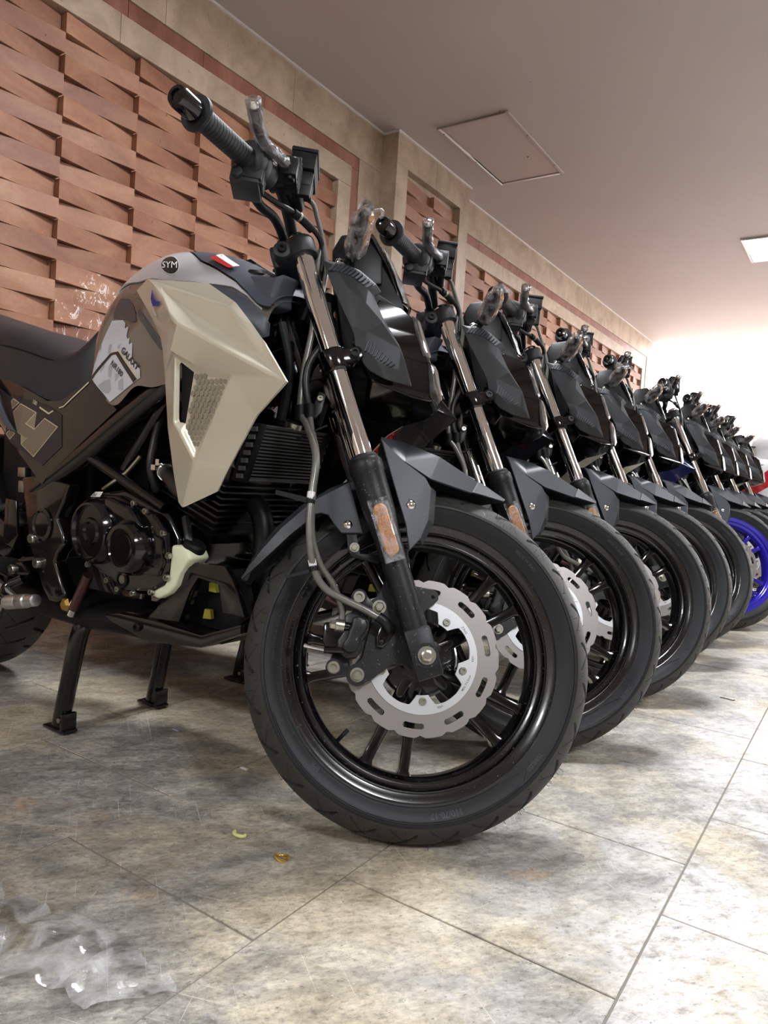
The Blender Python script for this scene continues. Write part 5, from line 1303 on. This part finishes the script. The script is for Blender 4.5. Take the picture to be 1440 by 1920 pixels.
    P('ribbed_hose', MB().tube([(-1.10, -.135, .455), (-1.057, -.135, .468), (-1.02, -.135, .477), (-.962, -.128, .482), (-.93, -.10, .48)], lambda t: .009+.0022*math.sin(t*150), 12, 14), 'hose_black', rr)
    P('wire_plug', MB().box((-.948, -.135, .528), (.022, .02, .026)).box((-.952, -.135, .560), (.030, .016, .022)), 'zinc', rr, bevel=.002)
    sp2 = P('brake_rod', MB().cyl((-.676, -.150, .364), (-.722, -.150, .289), .0105, n=18), 'rod_maroon')
    P('rod_end', MB().cyl((-.720, -.150, .292), (-.730, -.150, .275), .0085, n=16), 'chrome', sp2)
    P('rod_nut', MB().lathe([(.014, 0), (.016, .006), (.010, .012)], (-.757, -.14, .292), (0, -1, 0), 6), 'gold', sp2)
    # ---- centre stand
    cs = MB()
    for sg in (-1, 1):
        cs.tube([(-.742, .05*sg, .262), (-.743, .10*sg, .252), (-.748, .116*sg, .225), (-.775, .121*sg, .10), (-.792, .122*sg, .026)], .0185, 18, 5)
    stn = P('centre_stand', cs, 'gloss_black')
    for sg in (-1, 1):
        P('stand_foot', MB().box((-.794, .122*sg, .0155), (.078, .034, .006)).box((-.765, .122*sg+.0*sg, .034), (.010, .034, .040)), 'frame_black', stn, bevel=.002)
        P('stand_foot_rivet', MB().cyl((-.772, .1395*sg, .04), (-.772, .142*sg, .04), .005, n=12), 'zinc', stn)
    P('stand_crossbar', MB().cyl((-.745, -.10, .262), (-.745, .10, .262), .014, n=16), 'gloss_black', stn)
    # ---- rear end
    rw = obj('rear_wheel', RIM, None, root); rw.location = (-1.37, 0, .318)
    for k in range(5):
        for d in (0, 20):
            o = obj('spoke', SPOKE, None, rw); o.rotation_euler = (0, rad(13+d+72*k), 0)
    rt = obj('rear_tyre', TYRE, None, root); rt.location = (-1.37, 0, .318); rt.scale = (1.0, 1.28, 1.0); rt.rotation_euler = (0, 0, math.pi)
    sa = MB()
    for sg in (-1, 1): sa.tube([(-.85, .10*sg, .40), (-1.0, .105*sg, .37), (-1.37, .11*sg, .318)], .022, 12, 4)
    swg = P('swing_arm', sa, 'gloss_black')
    P('chain_guard', MB().prism([(-.90, .46), (-1.15, .44), (-1.15, .42), (-.90, .42)], .075, .11), 'matte_black', swg, bevel=.004)
    P('rear_axle', MB().cyl((-1.37, -.13, .318), (-1.37, .13, .318), .012, n=16), 'bolt_steel', swg)
    P('mono_shock', MB().tube([(-.92, 0, .62), (-1.0, 0, .48), (-1.02, 0, .42)], .03, 16, 2), 'matte_black')
    hg = MB(); hg.loft([[(-1.37+.335*math.cos(rad(a))-(.02 if abs(y) > .07 else 0)*math.cos(rad(a)), y, .318+.335*math.sin(rad(a))) for y in (-.105, -.085, -.04, 0, .04, .085, .105)] for a in range(-8, 118, 9)], closed=False)
    P('inner_mudguard', hg, 'matte_black', solid=.004)
    P('shock_cover', MB().box((-.98, 0, .47), (.10, .19, .22)), 'matte_black', bevel=.02, seg=2)
    tl = MB(); rings = []
    for x, zt, zb, hw_ in ((-1.10, .79, .72, .13), (-1.30, .87, .78, .13), (-1.50, .96, .86, .11), (-1.66, 1.0, .94, .07)):
        rings.append([(x, -hw_, zt), (x, -hw_*.9, zb), (x, hw_*.9, zb), (x, hw_, zt)])
    tl.loft(rings); tail = P('tail_cover', tl, 'side_brown', bevel=.01, seg=2)
    P('tail_lamp', MB().box((-1.665, 0, .968), (.02, .11, .03)), 'red_tape', tail, bevel=.006)
    P('rear_mudguard', MB().loft([[(-1.45, -.07, .85), (-1.45, .07, .85), (-1.44, .07, .84), (-1.44, -.07, .84)], [(-1.62, -.07, .70), (-1.62, .07, .70), (-1.61, .07, .69), (-1.61, -.07, .69)], [(-1.70, -.06, .55), (-1.70, .06, .55), (-1.69, .06, .55), (-1.69, -.06, .55)]]), 'matte_black', tail)

def build_bike(name, loc, first=True):
    root = empty(name, loc)
    build_front(root); build_brake(root); build_bodywork(root); build_chassis(root, first)
    return root

# ------------------------------------------------------------------ the row of motorcycles
B0 = (0, -.028, -.009)
bike = build_bike('motorcycle', B0)
GROUP = 'naked motorcycles parked in a row'
tag(bike, 'nearest motorcycle, cream shrouds and silver tank, standing on its centre stand', 'motorcycle', GROUP)
def swap(o, rules):
    for ch in o.children_recursive:
        if ch.type == 'MESH' and ch.material_slots and ch.material_slots[0].material:
            for (part, old), new in rules.items():
                if ch.material_slots[0].material.name == old and (part is None or ch.name.split('.')[0] == part):
                    ch.material_slots[0].link = 'OBJECT'; ch.material_slots[0].material = MATS[new]
BLACK = {(None, 'cream_paint'): 'black_paint', (None, 'silver_paint'): 'black_paint', (None, 'vent_hex'): 'matte_black'}
ROW = [
 (-.004, .535, 38.8, dict(BLACK), 'second motorcycle from the front, black shroud with a red honeycomb patch'),
 (.009, 1.061, 36.5, BLACK, 'third motorcycle from the front, all black shroud, behind the one with the red patch'),
 (-.010, 1.588, 37.5, {}, 'fourth motorcycle from the front, beige shroud edge showing under its headlamp cowl'),
 (-.003, 2.073, 37.5, {}, 'fifth motorcycle from the front, its grip the last one against the tiled wall'),
 (.070, 2.647, 36.6, dict(BLACK) | ({(None, 'cream_paint'): 'navy_paint', ('front_wheel', 'rim_black'): 'blue_rim', ('spoke', 'gloss_black'): 'blue_rim'}), 'motorcycle with a bright blue front wheel rim and navy shroud'),
 (.055, 3.20, 38, BLACK, 'motorcycle right behind the blue-rimmed one, its bar against the white opening'),
]
ROW[0][3][(None, 'vent_hex')] = 'red_tape'
def place_bike(x, y, steer, rules, label):
    o = copy_tree(bike); o.location = (x, B0[1]+y, B0[2]); o['label'] = label; swap(o, rules)
    M = fork_matrix(steer)
    for ch in o.children:
        if sum(abs(ch.matrix_local[i][j]-MF[i][j]) for i in range(3) for j in range(4)) < 1e-4: ch.matrix_local = M
    return o
for r in ROW: place_bike(*r)

# ------------------------------------------------------------------ further down the row
FAR = [
 (.05, 3.76, 38.5, BLACK, 'motorcycle two places beyond the blue-rimmed one, all black'),
 (.06, 4.33, 37.0, {}, 'last naked motorcycle of the row, next to the white and red sport motorcycle'),
]
for r in FAR: place_bike(*r)

def sport_bike(loc, body, stripe, stripe2, label, rz=0):
    """faired sport motorcycle, far down the row"""
    r = empty('sport_motorcycle', loc, rz); P = lambda n, mb, m, par=None, **k: obj(n, mb, m, par or r, **k)
    for n_, x in (('front_wheel', 0), ('rear_wheel', -1.30)):
        w_ = obj(n_, RIM, None, r); w_.location = (x, 0, .293)
        for k in range(5): o = obj('spoke', SPOKE, None, w_); o.rotation_euler = (0, rad(72*k), 0)
        t_ = obj('front_tyre' if x == 0 else 'rear_tyre', TYRE, None, r); t_.location = (x, 0, .293)
    for sg in (-1, 1): P('fork_leg', MB().cyl((.0, .09*sg, .293), (-.27, .09*sg, .90), .020, n=16), 'chrome')
    P('front_fender', MB().loft([[((.318)*math.cos(rad(a)), y, .293+.318*math.sin(rad(a))-abs(y)*.4) for y in (-.07, -.035, 0, .035, .07)] for a in range(35, 150, 8)], closed=False), body, solid=.003)
    # nose and side fairings
    rings = []
    for x, zc, hw_, hh in ((.14, .86, .05, .06), (.10, .88, .12, .11), (.0, .90, .18, .16), (-.12, .90, .215, .20), (-.26, .88, .22, .22), (-.34, .86, .20, .20)):
        rings.append([(x, hw_*math.copysign(abs(math.cos(a))**.7, math.cos(a)), zc+hh*math.copysign(abs(math.sin(a))**.8, math.sin(a))) for a in [2*math.pi*k/20 for k in range(20)]])
    nose = P('nose_fairing', MB().loft(rings), body, bevel=.004, seg=1, angle=40)
    for sg in (-1, 1):
        P('headlamp', MB().loft([[(.125-.02*abs(k-2), sg*(.03+.028*k), .855+.014*k+d) for d in (0, .03)] for k in range(4)], closed=False), 'clear_lens', nose, solid=.004)
        y_ = lambda o: (lambda x, z: sg*(-.225+.35*max(0, .62-z)*.5-o+.05*max(0, x+.2)))
        side = [(-.06, .86), (-.30, .93), (-.52, .80), (-.62, .62), (-.50, .40), (-.32, .34), (-.24, .50), (-.12, .66)]
        f_ = P('side_fairing', MB().prism(side, y_(0), y_(-.03)), body, bevel=.006, seg=2)
        P('fairing_stripe', MB().prism([(-.07, .80), (-.20, .84), (-.40, .66), (-.50, .42), (-.44, .40), (-.32, .62), (-.16, .74)], y_(.004), y_(-.01)), stripe, f_)
        P('fairing_stripe', MB().prism([(-.24, .87), (-.31, .89), (-.50, .74), (-.58, .58), (-.54, .56), (-.44, .70)], y_(.004), y_(-.01)), stripe2, f_)
        P('mirror', MB().lathe([(.002, -.05), (.03, -.035), (.036, 0), (.03, .035), (.002, .05)], (-.10, -.34*sg, 1.16), (0, 1, .2), 14).tube([(-.10, -.32*sg, 1.15), (-.10, -.22*sg, 1.05), (-.08, -.14*sg, 1.0)], .007, 8, 3), 'satin_black', nose)
        hb = P('handlebar_grip', MB().cyl((-.36, -.24*sg, .99), (-.40, -.37*sg, .975), .018, n=14), 'soft_rubber')
        P('bar_end_weight', MB().cyl((-.40, -.37*sg, .975), (-.41, -.40*sg, .972), .016, n=12), 'grip_end_black', hb)
        P('lever', MB().tube([(-.32, -.20*sg, .99), (-.30, -.28*sg, .99), (-.335, -.38*sg, .985)], .006, 8, 3), 'satin_black', hb)
    P('windscreen', MB().loft([[(-.02-.16*t+.03*(1-(k/4-1)**2), .12*(k/4-1)*(1-.35*t), .99+.17*t) for k in range(9)] for t in (0, .3, .6, 1)], closed=False), 'clear_lens', nose, solid=.003)
    P('fuel_tank', MB().loft([[(x, hw_*math.cos(a), zb+(zt-zb)*math.sin(a)) for a in [math.pi*k/14 for k in range(15)]] for x, zt, zb, hw_ in ((-.36, .93, .80, .10), (-.45, 1.02, .76, .15), (-.60, 1.04, .74, .16), (-.75, .93, .74, .12), (-.80, .86, .74, .09))]), body, bevel=0)
    P('seat', MB().loft([[(x, hw_*math.cos(a), zb+(zt-zb)*math.sin(a)) for a in [math.pi*k/12 for k in range(13)]] for x, zt, zb, hw_ in ((-.78, .86, .72, .09), (-.95, .82, .70, .14), (-1.15, .86, .74, .13), (-1.40, .97, .86, .10), (-1.55, 1.0, .92, .05))]), 'seat_vinyl')
    P('tail_fairing', MB().loft([[(x, -hw_, zt), (x, -hw_*.8, zb), (x, hw_*.8, zb), (x, hw_, zt)] for x, zt, zb, hw_ in ((-.85, .74, .62, .14), (-1.2, .80, .70, .13), (-1.5, .93, .86, .09), (-1.62, .98, .94, .04))]), body, bevel=.006)
    P('engine_case', MB().prism([(-.30, .50), (-.40, .62), (-.70, .60), (-.78, .45), (-.70, .30), (-.45, .26), (-.32, .34)], -.16, .16), 'gloss_black', bevel=.02)
    P('swing_arm', MB().tube([(-.75, -.09, .42), (-1.3, -.10, .293)], .022, 10, 0).tube([(-.75, .09, .42), (-1.3, .10, .293)], .022, 10, 0), 'frame_black')
    P('side_stand', MB().cyl((-.70, .10, .33), (-.66, .22, .012), .012, n=10).box((-.66, .225, .006), (.06, .04, .012)), 'frame_black')
    tag(r, label, 'motorcycle', 'faired sport motorcycles at the far end')
sport_bike((.20, 5.02, 0), 'white_paint', 'red_paint', 'pale_blue_paint', 'white sport motorcycle with a red swoosh, just past the black motorcycles')
sport_bike((.26, 5.90, 0), 'white_paint', 'pale_blue_paint', 'navy_paint', 'white sport motorcycle with blue stripes, second of the faired ones')
sport_bike((.30, 6.78, 0), 'red_paint', 'white_paint', 'black_paint', 'red sport motorcycle, third of the faired ones')
sport_bike((.32, 7.66, 0), 'navy_paint', 'white_paint', 'red_paint', 'dark blue sport motorcycle, farthest of the faired ones')

# ------------------------------------------------------------------ things on the floor
def film(name, outline, hmax, seed, label, n=44):
    """crumpled clear plastic sheet: a pleated surface over an outline on the floor"""
    r_ = random.Random(seed); xs = [p[0] for p in outline]; ys = [p[1] for p in outline]; x0, x1, y0, y1 = min(xs), max(xs), min(ys), max(ys)
    folds = [(r_.uniform(0, math.pi), r_.uniform(14, 52), r_.uniform(0, 6)) for _ in range(6)]
    cx, cy = (x0+x1)/2, (y0+y1)/2
    def hgt(x, y):
        h = sum(abs(math.sin((x*math.cos(a)+y*math.sin(a))*f+p+2*math.sin(x*20+y*14))) for a, f, p in folds)/6
        d = min(math.hypot(x-px_, y-py_) for px_, py_ in outline)
        return .0015+hmax*(h**1.6)*(.15+.85*min(1, d/.06))
    m_ = MB().patch(outline, hgt, (x1-x0)/n)
    m_.v = [(x-cx+r_.uniform(-.0012, .0012), z-cy+r_.uniform(-.0012, .0012), y) for x, y, z in m_.v]
    o = obj(name, m_, 'plastic_film', angle=20); o.location = (cx, cy, 0)
    tag(o, label, 'plastic wrap'); return o
film('plastic_film', [(-.36, -.545), (-.30, -.60), (-.22, -.635), (-.14, -.628), (-.09, -.605), (-.03, -.598), (.005, -.545), (.025, -.523), (.012, -.512), (-.04, -.510), (-.09, -.492), (-.15, -.505), (-.205, -.528), (-.245, -.520), (-.285, -.545), (-.33, -.528)], .042, 4, 'crumpled clear plastic wrap lying on the floor at lower left')
film('plastic_film', [(-.80, .27), (-.76, .245), (-.70, .235), (-.645, .25), (-.635, .285), (-.66, .315), (-.70, .31), (-.74, .325), (-.79, .31)], .03, 9, 'crumpled clear plastic wrap under the nearest motorcycle, behind its front wheel', 22)
rg = empty('bent_ring', (-.079, -.232, .0)); tag(rg, 'small bent brass-coloured ring lying on the floor before the front wheel', 'ring')
obj('ring_wire', MB().tube([(.011*math.cos(a), .009*math.sin(a), .003+.002*math.sin(2*a)) for a in [2*math.pi*k/18*.93 for k in range(19)]], .0018, 8, 0), 'ring_brass', rg)
obj('ring_tab', MB().box((.003, .0, .004), (.012, .003, .003)), 'ring_brass', rg, bevel=.001)
o = obj('plastic_scrap', MB().tube([(.011*math.cos(a), .006*math.sin(a), .0032) for a in [math.pi*(.9+1.25*k/12) for k in range(13)]], .0028, 8, 0), 'ring_pale'); o.location = (-.178, -.223, 0)
tag(o, 'small pale yellow plastic sliver on the floor, left of the brass ring', 'scrap')
o = obj('wire_scrap', MB().tube([(-.020, .004, .0022), (0, .001, .0026), (.016, -.003, .0024), (.020, -.001, .004)], .0016, 6, 3), 'wire_dark'); o.location = (.313, 1.29, 0)
tag(o, 'thin dark wire offcut on the floor beside the third wheel', 'wire')
for k, (x, y, s_, lab) in enumerate(((-.36, -.03, .010, 'small white chip on the floor left of the stand foot'), (-.62, .02, .012, 'flat grey paper scrap on the floor behind the front wheel'), (.02, .16, .006, 'tiny dark pebble on the floor right of the front tyre'))):
    o = obj('debris_chip', MB().add([(-s_, -.3*s_, .0008), (s_, -.4*s_, .0008), (.9*s_, .4*s_, .0012), (-.8*s_, .35*s_, .0008), (-s_*.7, -.2*s_, .0035), (s_*.7, -.25*s_, .003), (.6*s_, .25*s_, .0032), (-.6*s_, .2*s_, .003)], [(3, 2, 1, 0), (4, 5, 6, 7), (0, 1, 5, 4), (1, 2, 6, 5), (2, 3, 7, 6), (3, 0, 4, 7)]), ('tape_white', 'decal_grey', 'wire_dark')[k]); o.location = (x, y, 0)
    tag(o, lab, 'debris')
